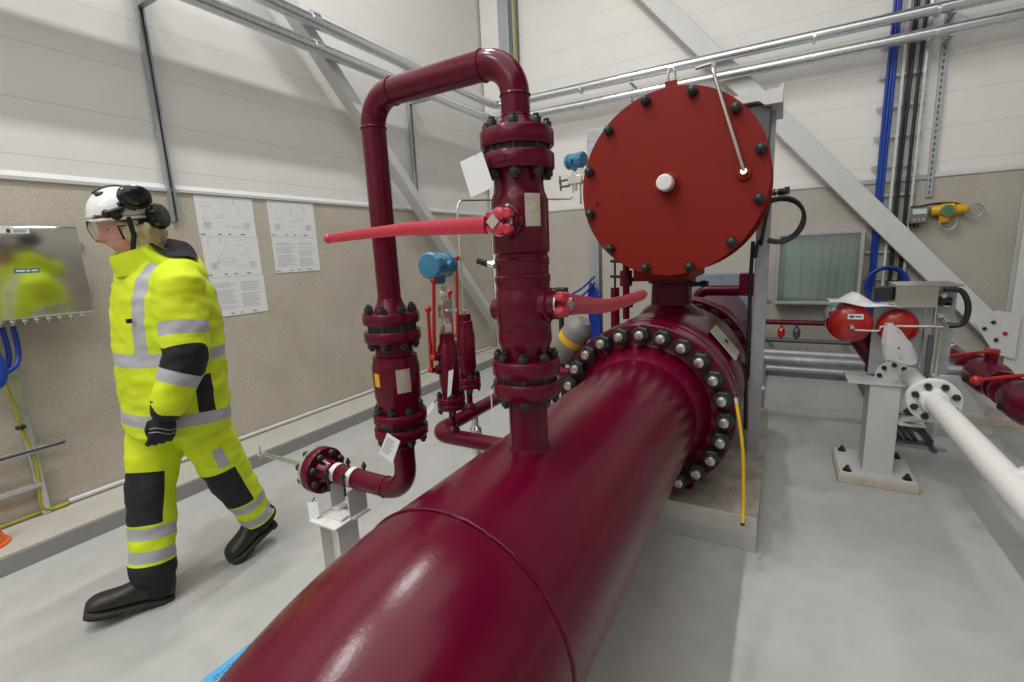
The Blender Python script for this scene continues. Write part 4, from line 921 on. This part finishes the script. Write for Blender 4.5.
# ---- hair below the helmet
k = MB(); R = []
for i in range(17):
    e = -58+80*i/16; lo = 50-6*(i/16)+14*gs(i-1, 4)
    R.append([head_pt(lo+(360-2*lo)*j/44, e-8*math.sin(j/44*PI))+Rh @ V((-.010-.012*math.sin(j/44*PI), .016*math.cos(math.radians(-90+180*j/44+90)) if False else 0, 0))+(Rh @ V((math.cos(math.radians(lo+(360-2*lo)*j/44)), math.sin(math.radians(lo+(360-2*lo)*j/44)), 0)))*(.017+.003*math.sin(j*1.7)+.004*math.sin(i*.9+j)) for j in range(45)])
vs = [p for r in R for p in r]; fs = [(i*45+j, i*45+j+1, (i+1)*45+j+1, (i+1)*45+j) for i in range(16) for j in range(44)]
hair = build('hair', MB().add(vs, fs), 'hair', person, local=True, angle=80); md = hair.modifiers.new('s', 'SOLIDIFY'); md.thickness = .014; md.offset = -1

# ---- jacket
def rings_tor(R, k_=5):
    out = []
    for i in range(len(R)-1):
        for j in range(k_): out.append(tuple(R[i][q]+(R[i+1][q]-R[i][q])*j/k_ for q in range(6)))
    return out+[R[-1]]
k = MB()
TOR = [(-.012, 0, .735, .188, .222, .10), (-.015, 0, .82, .190, .228, .08), (-.022, 0, .95, .192, .230, .03), (-.032, 0, 1.09, .193, .232, 0), (-.040, 0, 1.24, .188, .234, -.03), (-.045, 0, 1.34, .178, .222, -.05), (-.035, 0, 1.42, .145, .190, -.1), (-.01, 0, 1.475, .105, .125, -.12), (.005, 0, 1.51, .08, .09, -.1)]
ell(k, rings_tor(TOR))
limb(k, *subdiv([SHL+V((0, -.05, .02)), SHL, ELL_, WRL], [.085, .098, .083, .064], 5))
limb(k, *subdiv([SHR+V((0, .05, .02)), SHR, ELR, WRR], [.085, .098, .083, .064], 5))
def where(p):
    """(part, t, axis point) of a jacket vertex"""
    best = ('torso', 0, 0)
    tor = 1e9
    # normalised torso distance
    for i in range(len(TOR)-1):
        if TOR[i][2] <= p.z <= TOR[i+1][2] or (i == 0 and p.z < TOR[0][2]) or (i == len(TOR)-2 and p.z > TOR[-1][2]):
            f = max(0, min(1, (p.z-TOR[i][2])/(TOR[i+1][2]-TOR[i][2])))
            cx_, a, b = [TOR[i][q]+(TOR[i+1][q]-TOR[i][q])*f for q in (0, 3, 4)]
            tor = (abs((p.x-cx_)/a)**2.3+abs(p.y/b)**2.3)**(1/2.3)
    arms = []
    for nm, (s_, e_, w_) in (('L', (SHL, ELL_, WRL)), ('R', (SHR, ELR, WRR))):
        for i, (a, b, r0, r1) in enumerate(((s_, e_, .098, .083), (e_, w_, .083, .064))):
            d_, t_ = segd(p, a, b); arms.append((d_/(r0+(r1-r0)*t_), nm, i, t_, a.lerp(b, t_)))
    arms.sort(key=lambda q: q[0])
    if arms[0][0] < 1.12 and (tor > 1.04 or (abs(p.y) > .205 and p.z < 1.36)): return arms[0]
    return (tor, 'T', 0, 0, None)
def f_silver(p):
    w = where(p)
    if w[1] == 'T':
        v_ = max(.027-abs(p.z-(1.085+.02*p.x)), .027-abs(p.z-(.815+.12*p.x)))
        if p.z > 1.085 and abs(p.x+.035) > .02: v_ = max(v_, .026-abs(abs(p.y)-.135))
        return v_
    a, b = (SHL, ELL_) if w[1] == 'L' else (SHR, ELR)
    if w[2] == 0: return .027-abs((p-a).dot((b-a).normalized())-.185)
    a, b = (ELL_, WRL) if w[1] == 'L' else (ELR, WRR)
    return .025-abs((p-a).dot((b-a).normalized())-.088)
def f_black(p):
    w = where(p)
    if w[1] == 'T':
        v_ = min(abs(p.y)-.20, .035-abs(p.x+.04), 1.0-p.z, p.z-.80)
        return v_
    s_, e_, wr = (SHL, ELL_, WRL) if w[1] == 'L' else (SHR, ELR, WRR)
    lat = 1 if w[1] == 'L' else -1
    q = p-e_
    # elbow patch: rounded shape over the outer and rear side of the elbow
    v_ = 1-(abs(q.z+.012)/.074)**3-(abs(q.x-.018)/.080)**3
    return .03*v_ if (q.y*lat > -.06) else -.05
def folds(s, amp):
    def fn(p):
        q = V((p.x*1.0, p.y*1.0, p.z*1.7))*s
        return amp*(noise.noise(q)+.5*noise.noise(q*2.1+V((3, 1, 7))))
    return fn
jk = remeshed('jacket', k, 'hivis', .0075, 5, folds(8.5, .008), {'silver': f_silver, 'black': f_black})
jk['label'] = 'yellow jacket with grey reflective bands and black elbow patches'
# stand-up collar
R = []
for z, cx_, a, b, tl in ((1.455, .0, .112, .115, -.12), (1.49, .018, .105, .10, -.05), (1.525, .030, .096, .088, -.12), (1.548, .034, .090, .082, -.28), (1.545, .034, .080, .072, -.28), (1.50, .025, .070, .066, -.1)):
    R.append([V((cx_+a*math.cos(q)+.006*math.sin(3*q), b*math.sin(q), z+tl*a*math.cos(q)*.8-.02*math.cos(q))) for q in [2*PI*j/48 for j in range(48)]])
build('collar', MB().rings(R, False), 'hivis', jk, local=True, angle=80)
# hood lying on the shoulders, black lining showing
def hood_ring(s, z0, x0, a, b, up_):
    return [V((x0+.022+a*math.cos(q), b*math.sin(q), z0+.052+.30*a*math.cos(q)-.34*b*math.sin(q)+up_*max(0, -math.cos(q))+.012*math.sin(4*q+s)-.03*abs(math.sin(q)))) for q in [2*PI*j/56 for j in range(56)]]
R = [hood_ring(0, 1.36, -.10, .09, .13, .0), hood_ring(.3, 1.415, -.105, .128, .175, -.01), hood_ring(.5, 1.465, -.10, .138, .182, -.005), hood_ring(.6, 1.50, -.095, .128, .168, .0), hood_ring(.7, 1.515, -.09, .108, .142, .0)]
hd = build('hood', MB().rings(R, True), 'hivis', jk, local=True, angle=80); sm = hd.modifiers.new('s', 'SUBSURF'); sm.levels = 1; sm.render_levels = 1
R = [hood_ring(.7, 1.520, -.10, .108, .146, 0), hood_ring(.7, 1.530, -.10, .094, .128, 0), hood_ring(.7, 1.530, -.10, .06, .08, 0), hood_ring(.7, 1.527, -.10, .02, .03, 0)]
o = build('hood_lining', MB().rings(R, True), 'cloth', jk, local=True, angle=80); o['label'] = 'black hood lining'
o = build('zip_tab', MB().box(.135, .150, .115, .135, 1.245, 1.262), 'cloth', jk, local=True); o['label'] = 'small black tab'

# ---- trousers
k = MB()
ell(k, [(-.005, 0, .80, .13, .175, 0), (-.005, 0, .86, .14, .185, 0), (-.01, 0, .95, .14, .185, 0)])
limb(k, *subdiv([HPL+V((0, 0, -.02)), KNL, ANL+(KNL-ANL)*.08], [.120, .094, .078], 6))
limb(k, *subdiv([HPR+V((0, 0, -.02)), KNR, ANR+(KNR-ANR)*.08], [.120, .094, .084], 6))
def leg_at(p):
    b_ = None
    for nm, (h, kn, an) in (('L', (HPL, KNL, ANL)), ('R', (HPR, KNR, ANR))):
        for i, (a, b) in enumerate(((h, kn), (kn, an))):
            d_, t_ = segd(p, a, b)
            if b_ is None or d_ < b_[0]: b_ = (d_, nm, i, t_, a, b, kn, an)
    return b_
def t_silver(p):
    w = leg_at(p); kn, an = w[6], w[7]; u = (an-kn).normalized(); s_ = (p-kn).dot(u)
    if w[2] == 0:
        if w[1] == 'L':
            h = w[4]; uu = (kn-h).normalized(); fr = V((0, 1, 0)).cross(uu); return min(.022-abs((p-h).dot(fr)+.03), .052-abs((p-h).dot(uu)-.27), .2*(p.y-.09))
        return -1
    return max(.026-abs(s_-.150), .026-abs(s_-.247))
def t_black(p):
    w = leg_at(p); kn, an = w[6], w[7]; h = HPL if w[1] == 'L' else HPR
    us = (an-kn).normalized(); ut = (kn-h).normalized()
    s_ = (p-kn).dot(us if w[2] else ut)
    fr = V((0, 1, 0)).cross((us+ut)/2).normalized()*1          # forward normal of the limb
    if fr.x < 0: fr = -fr
    v_ = min((p-kn).dot(fr)+.012, s_+.105, .112-s_)
    return max(v_, (s_-.285) if w[2] else -1)
tr = remeshed('trousers', k, 'hivis', .0075, 5, folds(8, .010), {'silver': t_silver, 'black': t_black})
tr['label'] = 'yellow trousers with black knee patches and reflective bands'
# ---- boots
def boot(an, toe, heel_z, name):
    """boot from ankle point to toe point (ground contact)"""
    an, toe = V(an), V(toe); heel = V((an.x, an.y, heel_z))
    d = toe-heel; L_ = d.length; d.normalize(); sd = V((0, 0, 1)).cross(d).normalized(); n_ = d.cross(sd)
    heel = heel-d*.062; L_ += .062
    prof = [(0, .026, .085, .05), (.03, .037, .125, .06), (.12, .042, .135, .06), (.36, .043, .135, .055), (.47, .045, .118, .05), (.60, .050, .094, .048), (.72, .054, .084, .048), (.84, .053, .078, .045), (.93, .046, .068, .04), (.985, .030, .050, .03), (1., .016, .040, .03)]
    def sec(f, w_, h0, h1, wf):
        c_ = heel+d*L_*f
        return [c_+sd*(w_*x_*wf)+n_*z_ for x_, z_ in ((-1, h0), (-1, h0+(h1-h0)*.45), (-.8, h0+(h1-h0)*.8), (-.35, h1), (.35, h1), (.8, h0+(h1-h0)*.8), (1, h0+(h1-h0)*.45), (1, h0))]
    root = build(name, MB().rings([sec(f, w_, .018, h, 1) for f, w_, h, q in prof]), 'leather', person, local=True, angle=70)
    sb = root.modifiers.new('s', 'SUBSURF'); sb.levels = 1; sb.render_levels = 2
    k_ = MB().rings([sec(f, w_+.004, .0, .024, 1) for f, w_, h, q in prof]).rings([sec(f, w_+.002, -.010, .002, 1) for f, w_, h, q in prof if f < .3]).rings([sec(f, w_+.002, -.010, .002, 1) for f, w_, h, q in prof if .5 < f])
    build('sole', k_, 'sole', root, local=True, angle=50)
    k2 = MB(); limb(k2, [heel+d*.062+n_*.050, heel+d*.066+n_*.10, an+V((0, 0, .075))], [.055, .062, .074])
    build('boot_shaft', k2, 'cloth', root, local=True, angle=80)
    k3 = MB()
    for f, h in ((.36, .128), (.43, .116), (.50, .101)):
        c_ = heel+d*L_*f+n_*(h+.002); k3.tube([c_-sd*.03-n_*.006, c_, c_+sd*.03-n_*.006], .003, 6)
    build('laces', k3, 'cloth', root, local=True)
    return root
boot(ANR, (.430, -.050, .070), .006, 'boot')
boot(ANL, (-.098, .05, .012), .075, 'boot')
# ---- gloves: palm, five fingers
def glove(wr, dirv, palm_n, thumb_side, curl=1., name='glove'):
    """dirv = wrist to knuckles, palm_n = direction the palm faces, thumb_side = unit vector to the thumb side"""
    wr, d, pn, th = V(wr), V(dirv).normalized(), V(palm_n).normalized(), V(thumb_side).normalized()
    k_ = MB(); R = []
    for f, w_, t_ in ((-.01, .030, .026), (.02, .034, .024), (.05, .043, .022), (.08, .046, .020), (.098, .043, .017)):
        R.append([wr+d*f+th*(w_*math.copysign(abs(math.cos(q))**.8, math.cos(q)))+pn*t_*math.sin(q) for q in [2*PI*j/20 for j in range(20)]])
    k_.rings(R)
    for i, (o_, ln, r_, cu) in enumerate(((.033, .078, .0115, .75), (.011, .086, .012, .9), (-.011, .080, .0115, 1.0), (-.032, .064, .0105, 1.12))):
        p_ = wr+d*.088+th*o_; a = .25*curl; P_ = [p_-d*.02, p_]; 
        for s_, l_ in enumerate((.44, .32, .24)):
            a += (.55, .75, .55)[s_]*cu*curl; p_ = p_+(d*math.cos(a)+pn*math.sin(a))*ln*l_; P_.append(p_)
        k_.tube([P_[0]]+P_[1:]+[P_[-1]+(P_[-1]-P_[-2]).normalized()*r_*.6], [r_*1.05]*2+[r_, r_*.95, r_*.88, r_*.45], 10)
    p_ = wr+d*.025+th*.030+pn*.008
    k_.tube([p_-th*.015, p_+d*.02+th*.014+pn*.012, p_+d*.05+th*.014+pn*.026, p_+d*.075+th*.004+pn*.036, p_+d*.083+pn*.038], [.014, .0145, .0125, .011, .006], 10)
    g_ = remeshed(name, k_, 'cloth', .0032, 1)
    k2 = MB(); cu_ = []
    for f, rr in ((-.055, .058), (-.05, .062), (.0, .054), (.022, .042), (.025, .036)): cu_.append([wr+d*f+th*rr*math.cos(q)+pn*rr*.82*math.sin(q) for q in [2*PI*j/24 for j in range(24)]])
    build('cuff', k2.rings(cu_), 'cloth', g_, local=True, angle=60)
    k3 = MB()
    for f in (.058, .074): k3.tube([wr+d*(f+.004*math.cos(3*q))+th*.046*math.cos(q)-pn*(.0225*abs(math.sin(q))) for q in [PI*j/14 for j in range(15)]], .0016, 6)
    o = build('piping', k3, 'galvdull', g_, local=True); o['label'] = 'grey reflective piping'
    return g_
dL = (V((.150, .235, .775))-WRL)
glove(WRL+V((.008, 0, -.02)), dL, (-.25, -1, 0), V((1, -.2, .3)), .8)
glove(WRR+V((.005, 0, -.02)), V((.05, 0, -.11)), (0, 1, 0), V((1, .1, .2)), .8)

# ---- helmet
def dome(mb, c, a, b, h, elv0, off=0, n=56, m=18, tilt=HT):
    Rm = Matrix.Rotation(tilt*.75, 3, 'Y'); R = []
    for i in range(m+1):
        e = math.radians(elv0+(89.5-elv0)*i/m)
        R.append([V(c)+Rm @ V(((a+off)*math.cos(e)*math.cos(q)*(1.04 if math.cos(q) > 0 else 1), (b+off)*math.cos(e)*math.sin(q), (h+off)*math.sin(e)+(.016*math.cos(q)**2 if i == 0 else 0))) for q in [2*PI*j/n for j in range(n)]])
    return mb.rings(R, False)
hc = V((.052, 0, 1.674))
hel = build('helmet', dome(MB(), hc, .112, .098, .112, -4), 'helmet', person, local=True, angle=60)
md = hel.modifiers.new('s', 'SOLIDIFY'); md.thickness = .006
Rm = Matrix.Rotation(HT*.75, 3, 'Y')
def hp(az, e, off=0):
    q, e = math.radians(az), math.radians(e); return hc+Rm @ V(((.112+off)*math.cos(e)*math.cos(q)*(1.04 if math.cos(q) > 0 else 1), (.098+off)*math.cos(e)*math.sin(q), (.112+off)*math.sin(e)))
k = MB().tube([hp(a_, -8, .0) for a_ in range(0, 360, 8)], .006, 8, True)
build('rim', k, 'helmet', hel, local=True)
build('ridge', MB().tube([hp(0, e, .001) for e in range(50, 88, 6)]+[hp(180, e, .001) for e in range(86, 40, -6)], .006, 8), 'glossblack', hel, local=True)
build('vent', MB().sphere(hp(35, 52, -.012), .022, (1.4, .7, .6), 14), 'glossblack', hel, local=True)
build('lamp_clip', MB().sphere(hp(48, 3, .0), .016, n=14).tube([hp(48, 3, .006), hp(75, 10, .006), hp(85, 22, .006)], .009, 8), 'glossblack', hel, local=True)
for s in (-1, 1): 
    build('visor_pivot', MB().lathe(hp(62*s, -2, .0), V((.2, s, 0)), [(0, .018), (.010, .018), (.012, .012)], 18), 'glossblack', hel, local=True)
    pos = hp(97, 24, .022) if s > 0 else hp(-140, 2, .03)
    cup = build('ear_cup', MB().lathe(pos-V((0, s*.012, 0)), V((-.15, s, .35 if s > 0 else 0)), [(0, .030), (.003, .050), (.018, .053), (.024, .051), (.030, .044), (.050, .040), (.056, .030), (.058, .01)], 32), 'glossblack', hel, local=True)
    for v_ in cup.data.vertices: v_.co = pos+V(((v_.co.x-pos.x)*1.15, (v_.co.y-pos.y)*.72, (v_.co.z-pos.z)*.92))
    build('ear_cup_arm', MB().tube([hp(70*s, 16, .008), hp(85*s, 24, .016), pos], .008, 8).tube([hp(72*s, 2, .006), hp(76*s, 14, .010), hp(95*s, 6, .008)], .007, 8), 'glossblack', hel, local=True)
# second cup hanging low at the back of the head
build('neck_cradle', MB().tube([hp(a_, -18, .004) for a_ in range(95, 266, 10)], .009, 8).lathe(hp(135, -10, .0), V((-.6, .9, .1)), [(0, .03), (.004, .050), (.026, .054), (.040, .046), (.046, .02)], 24), 'glossblack', hel, local=True)
# chin strap, safety glasses
k = MB()
for s in (-1, 1): k.tube([hp(80*s, -6, .0), head_pt(72*s, -22)+V((.0, .016*s, 0)), head_pt(62*s, -48)+V((.004, .012*s, 0)), head_pt(40*s, -74)+V((.0, .0, -.008))], .0095, 8)
o = build('chin_strap', k, 'cloth', hel, local=True)
R = []
for zz, rr in ((.030, .030), (.0, .034), (-.035, .028), (-.052, .020)):
    R.append([head_pt(a_, 8)+Rh @ V((rr*math.cos(math.radians(a_)), rr*.6*math.sin(math.radians(a_)), zz)) for a_ in range(-58, 59, 6)])
n_ = len(R[0]); vs = [p for r in R for p in r]; fs = [(i*n_+j, i*n_+j+1, (i+1)*n_+j+1, (i+1)*n_+j) for i in range(3) for j in range(n_-1)]
gl = build('safety_glasses', MB().add(vs, fs), 'visor', hel, local=True); md = gl.modifiers.new('s', 'SOLIDIFY'); md.thickness = .002
k = MB()
for s in (-1, 1): k.tube([R[3][-1 if s > 0 else 0], R[1][-1 if s > 0 else 0], head_pt(75*s, 6)+V((0, .006*s, 0)), head_pt(92*s, 6)+V((0, .008*s, 0))], .004, 6)
build('temple', k, 'glossblack', gl, local=True)
# ================================================================== right hand group
t = thing('support_post', 'white steel post on a bolted base plate under the small red actuators', 'support post', (.53, 3.44, 0))
build('grout_pad', MB().box(.352, .735, 3.25, 3.68, 0, .045), 'woodpad', t, bevel=.004)
build('base_plate', MB().box(.36, .725, 3.26, 3.66, .045, .062), 'steelwhite', t, bevel=.002)
k = MB().box(.478, .486, 3.34, 3.52, .062, .60).box(.614, .622, 3.34, 3.52, .062, .60).box(.486, .614, 3.425, 3.433, .062, .60).box(.478, .622, 3.336, 3.344, .062, .60)
build('column', k, 'steelwhite', t, bevel=.002)
build('top_plate', MB().box(.37, .80, 3.32, 3.56, .60, .615), 'steelwhite', t, bevel=.002)
build('side_bracket', MB().prism([(.62, 3.38, .42), (.80, 3.38, .60), (.62, 3.38, .60)], (0, .012, 0)).prism([(.62, 3.38, .40), (.72, 3.10, .52), (.72, 3.10, .50), (.62, 3.38, .37)], (.05, 0, 0)).box(.622, .74, 3.30, 3.46, .38, .395), 'steelwhite', t)
for x in (.40, .685):
    for y in (3.30, 3.62): build('anchor_bolt', MB().cyl((x, y, .062), (x, y, .066), .024).hexn((x, y, .066), (0, 0, 1), .017, .016).cyl((x, y, .07), (x, y, .095), .009), 'bolt', t)
# white pipe
WX, WZ, WR = .677, .640, .047
t = thing('white_pipe', 'white pipe with round bolted flange running to lower right', 'pipe', (WX, 2.9, WZ-.11))
build('pipe_run', MB().cyl((WX, 3.50, WZ), (WX, -.5, WZ), WR, n=28), 'white', t)
build('branch', MB().cyl((WX, 2.02, WZ), (3.2, 2.02, WZ), .048, n=24).lathe((WX, 2.02, WZ), (1, 0, 0), [(.03, .06), (.055, .055), (.06, .048)], 24), 'white', t)
build('flange', flange(flange(MB(), (WX, 2.93, WZ), (0, 1, 0), .108, .022), (WX, 2.956, WZ), (0, 1, 0), .108, .022).lathe((WX, 2.93, WZ), (0, -1, 0), [(0, .068), (.035, .054)], 28), 'white', t)
studs(t, (WX, 0, WZ), (0, 1, 0), .083, 8, 2.93, 2.978, .0165, PI/8, .009)
build('flange', flange(flange(MB(), (.60, 3.46, WZ-.01), (0, 1, 0), .085, .02), (.60, 3.484, WZ-.01), (0, 1, 0), .085, .02), 'white', t)
studs(t, (.60, 0, WZ-.01), (0, 1, 0), .066, 8, 3.46, 3.504, .014, 0., .008)
# two small red actuators
g = 'small red actuators in the right background'
def actuator(cx_, cz_, y, r, L, label):
    t = thing('small_actuator', label, 'actuator', (cx_, y+.15, .615), group=g)
    build('end_cap', MB().lathe((cx_, y, cz_), (0, 1, 0), [(-.022, .01), (-.018, r*.55), (-.006, r*.88), (.01, r), (.03, r), (.032, r-.006)], 48), 'signalred', t)
    build('cylinder', MB().lathe((cx_, y, cz_), (0, 1, 0), [(.03, r-.004), (L, r-.004), (L+.02, r*.8)], 40), 'maroon', t)
    build('mount', MB().cyl((cx_+.03, y+.16, cz_-.04), (.53+.35*(cx_-.366), 3.60, .70), .065).cyl((.53+.35*(cx_-.366), 3.60, .615), (.53+.35*(cx_-.366), 3.60, .72), .05), 'maroon', t)
    return t
ta = actuator(.366, .943, 3.40, .112, .34, 'left small red domed actuator with white label')
o = build('label', MB().obox((.385, 3.382, .988), (.038, 0, 0), (0, .003, 0), (0, .0, .015)).mat(1).box(.356, .378, 3.3785, 3.379, .982, .995).box(.383, .415, 3.3785, 3.379, .985, .993), ['paper', 'inkdark'], ta)
build('centre_nipple', MB().lathe((.372, 3.385, .925), (0, -1, 0), [(0, .020), (.015, .018), (.03, .009)], 16), 'silver', ta)
build('mesh_sleeve', MB().lathe((.366, 3.46, .943), (0, 1, 0), [(0, .112), (.005, .118), (.25, .118), (.255, .112)], 32), 'stainless', ta)
tb = actuator(.592, .928, 3.42, .098, .3, 'right small red actuator half hidden by plastic bag')
o = build('mounting_plate', MB().box(.478, .715, 3.47, 3.482, .63, 1.045), 'galvdull', tb, bevel=.003)
o = build('steel_tube', MB().tube(fillet([(.372, 3.36, .924), (.385, 3.345, .915), (.50, 3.34, .915), (.495, 3.34, .94), (.53, 3.34, .945), (.77, 3.34, .95)], .012, 4), .0058, 8), 'silver'); tag(o, 'thin steel tube across the two small red actuators', 'tube')
# plastic bag
k = MB(); R = []
ctr = [(.525, 3.27, .965), (.540, 3.26, .925), (.560, 3.25, .87), (.575, 3.245, .81), (.583, 3.245, .765)]
for i, c_ in enumerate(ctr):
    w = (.014, .036, .062, .075, .070)[i]; h = (.012, .026, .04, .042, .036)[i]
    R.append([V(c_)+V((w*math.copysign(abs(math.cos(a))**.6, math.cos(a))+.006*math.sin(5*a+i), h*math.copysign(abs(math.sin(a))**.6, math.sin(a)), .010*math.sin(3*a+i*2))) for a in [j*2*PI/32 for j in range(32)]])
k.rings(R)
t = thing('plastic_bag', 'crumpled white plastic bag hanging in front of right red actuator', 'plastic bag', (.57, 3.25, .76))
build('bag', k, 'film', t)
for j in range(3): build('vent_hole', MB().lathe((.568+.006*j, 3.206+.001*j, .845-.026*j), (0, -1, 0), [(0, .006), (.002, .006)], 10), 'inkdark', t)
# folded white sheet over the left actuator
k = MB(); n = 10; vs = []; fs = []
for i in range(n+1):
    for j in range(5):
        u, v = i/n, j/4
        x = .25+.34*u; y = 3.36+.30*v; z = 1.075-.03*u+.05*max(0, 1-abs(u-.45)*4)*v+.008*math.sin(9*u+4*v)
        vs.append((x, y, z))
for i in range(n):
    for j in range(4): a = i*5+j; fs.append((a, a+5, a+6, a+1))
o = build('plastic_sheet', MB().add(vs, fs), 'polythene', angle=20); md = o.modifiers.new('s', 'SOLIDIFY'); md.thickness = .003
tag(o, 'folded white plastic sheet lying over the left small actuator', 'plastic sheet')
# control cabinet with fittings
t = thing('control_unit', 'stainless control box with valves right of small red actuators', 'control box', (.68, 3.5, .63))
build('housing', MB().box(.56, .74, 3.38, 3.62, 1.045, 1.165), 'stainless', t, bevel=.004)
build('hood', MB().box(.56, .84, 3.36, 3.64, 1.165, 1.172).box(.735, .74, 3.36, 3.4, .80, 1.165), 'stainless', t)
build('solenoid', MB().box(.47, .56, 3.44, 3.52, 1.08, 1.155), 'black', t, bevel=.006)
build('backplate', MB().box(.72, .84, 3.46, 3.47, .66, 1.165), 'galvdull', t)
for x, z in ((.775, 1.11), (.79, 1.06), (.77, 1.0), (.80, .97)): build('fitting', MB().hexn((x, 3.46, z), (0, -1, 0), .018, .03).cyl((x, 3.43, z), (x, 3.40, z), .012), 'silver', t)
build('valve_block', MB().box(.76, .81, 3.40, 3.46, 1.055, 1.10), 'black', t, bevel=.003)
k = MB(); 
k.tube(fillet([(.745, 3.36, .95), (.745, 3.36, .68), (.80, 3.36, .64)], .03), .009, 8).tube(fillet([(.765, 3.36, .93), (.768, 3.36, .62)], .03), .007, 8)
build('riser_tube', k, 'silver', t)
k = MB(); k.tube(spline([(.76, 3.36, 1.15), (.83, 3.36, 1.14), (.865, 3.36, 1.06), (.855, 3.36, .97), (.80, 3.37, .95)]), .014, 10)
build('hose', k, 'black', t)
build('strut', MB().box(.715, .735, 3.34, 3.36, .615, .90), 'greymetal', t)
build('stand', MB().box(.70, .80, 3.44, 3.50, .615, .66), 'galvdull', t)
# maroon line at the far right with two ball valves
RX, RZ = 1.19, .52
t = thing('side_pipe', 'maroon pipe at right background running to two lever valves', 'pipe', (RX, 4.5, .2))
build('pipe_run', MB().cyl((RX, 5.95, RZ), (RX, 4.36, RZ), .058, n=24), 'maroon', t)
build('pipe_run', MB().cyl((RX, 2.89, RZ), (RX, .8, RZ), .058, n=24), 'maroon', t)
build('flange', flange(MB(), (RX, 4.39, RZ), (0, -1, 0), .095, .03), 'maroon', t)
t2 = thing('pipe_bracket', 'white steel box under the right maroon pipe', 'support', (RX, 4.75, 0))
build('box', MB().box(RX-.09, RX+.20, 4.72, 4.98, .06, .36).box(RX-.03, RX+.03, 4.78, 4.90, .36, RZ-.055), 'steelwhite', t2, bevel=.004)
build('pad', MB().box(RX-.1, RX+.55, 4.70, 5.0, 0, .06), 'woodpad', t2, bevel=.003)
build('clamp', MB().tube([(RX+.062*math.cos(a), 4.84, RZ+.062*math.sin(a)) for a in [-.3+i*(PI+.6)/16 for i in range(17)]], .008, 8).tube([(RX+.062*math.cos(a), 4.97, RZ+.062*math.sin(a)) for a in [-.3+i*(PI+.6)/16 for i in range(17)]], .008, 8), 'galv', t2)
for y, lab in ((4.02, 'far maroon ball valve with thin red lever at right'), (3.42, 'near maroon ball valve with thin red lever at right edge')):
    t = thing('lever_valve', lab, 'valve', (RX, y, RZ-.14), group='maroon lever valves at right')
    build('valve_body', MB().lathe((RX, y+.33, RZ), (0, -1, 0), [(0, .095), (.03, .095), (.035, .065), (.08, .07), (.13, .095), (.20, .11), (.33, .11), (.40, .095), (.45, .07), (.50, .065), (.505, .095), (.535, .095)], 36).cyl((RX, y+.05, RZ+.1), (RX, y+.05, RZ+.165), .035), 'maroon', t)
    build('bleed_plug', MB().cyl((RX-.09, y+.05, RZ-.02), (RX-.118, y+.03, RZ-.02), .02), 'bolt', t)
    o = build('lever_arm', MB().tube([(RX+.02, y+.05, RZ+.17), (RX-.08, y-.02, RZ+.172), (RX-.26, y-.1, RZ+.15)], .010, 10).sphere((RX-.265, y-.1, RZ+.15), .026, n=14).box(RX-.03, RX+.03, y+.02, y+.08, RZ+.155, RZ+.185), 'signalred', t); o['label'] = 'thin red lever'
# grey cross pipe behind the post, and floor tray
t = thing('cross_pipe', 'pale grey pipe crossing behind the white support post', 'pipe', (.6, 4.2, .52))
build('pipe_run', MB().cyl((-.20, 4.3, .50), (1.12, 4.3, .50), .035, n=18).cyl((.70, 4.3, .50), (.72, 4.3, .50), .05).cyl((.95, 4.3, .50), (.99, 4.3, .50), .05), 'galvdull', t)
for x in (-.1, .98): build('leg', MB().box(x-.02, x+.02, 4.28, 4.32, 0, .47), 'galvdull', t)
t = thing('cable_tray', 'dark steel cable tray lying on floor behind the white post', 'cable tray', (.8, 4.6, 0))
for x in (.70, .93): build('side_rail', MB().box(x-.004, x+.004, 3.95, 5.6, .02, .09).box(x-.004, x+.03, 3.95, 5.6, .015, .02), 'greymetal', t)
for i in range(6): build('rung', MB().box(.70, .93, 4.05+.3*i, 4.09+.3*i, .02, .032), 'greymetal', t)
build('foot_bar', MB().box(.62, 1.02, 4.0, 4.04, 0, .015), 'galvdull', t)
k = MB()
for j in range(3): k.tube([(.78+.04*j, 4.05, .045), (.78+.04*j, 5.5, .045)], .014, 8)
o = build('tray_cables', k, 'black'); tag(o, 'black cables lying in the floor tray behind the post', 'cables')

# ================================================================== light
def area(x, y, z, sx, sy, power, col=(1, .96, .9), rx=0):
    l = bpy.data.lights.new('lamp_or_fill', 'AREA'); l.shape = 'RECTANGLE'; l.size = sx; l.size_y = sy; l.energy = power; l.color = col
    o = bpy.data.objects.new('lamp_or_fill', l); COL.objects.link(o); o.location = (x, y, z); o.rotation_euler = (rx, 0, 0); return o

LC = (1, .985, .955)
for y in (-2.6, .2, 2.6): area(-2.2, y, 6.3, .11, 1.1, 112, LC)      # high-bay lamps over the walkway
area(1.9, -1.4, 6.35, 2.0, 7, 95, LC)         # soft fill light added over the right aisle
area(-.4, -.5, 6.35, 2.4, 8, 150, LC)        # added wide fill above the pipework, softens the lamp shadows
area(-.8, -4.8, 5.6, 4, .3, 95, LC, math.radians(20))  # extra fill light added behind the camera
w = bpy.data.worlds.new('world'); w.use_nodes = True; w.node_tree.nodes['Background'].inputs[0].default_value = (.5, .5, .5, 1); w.node_tree.nodes['Background'].inputs[1].default_value = .3
SC.world = w
SC.view_settings.view_transform = 'Standard'; SC.view_settings.look = 'None'; SC.view_settings.gamma = 1; SC.view_settings.use_curve_mapping = False
SC.view_settings.exposure = -0.33
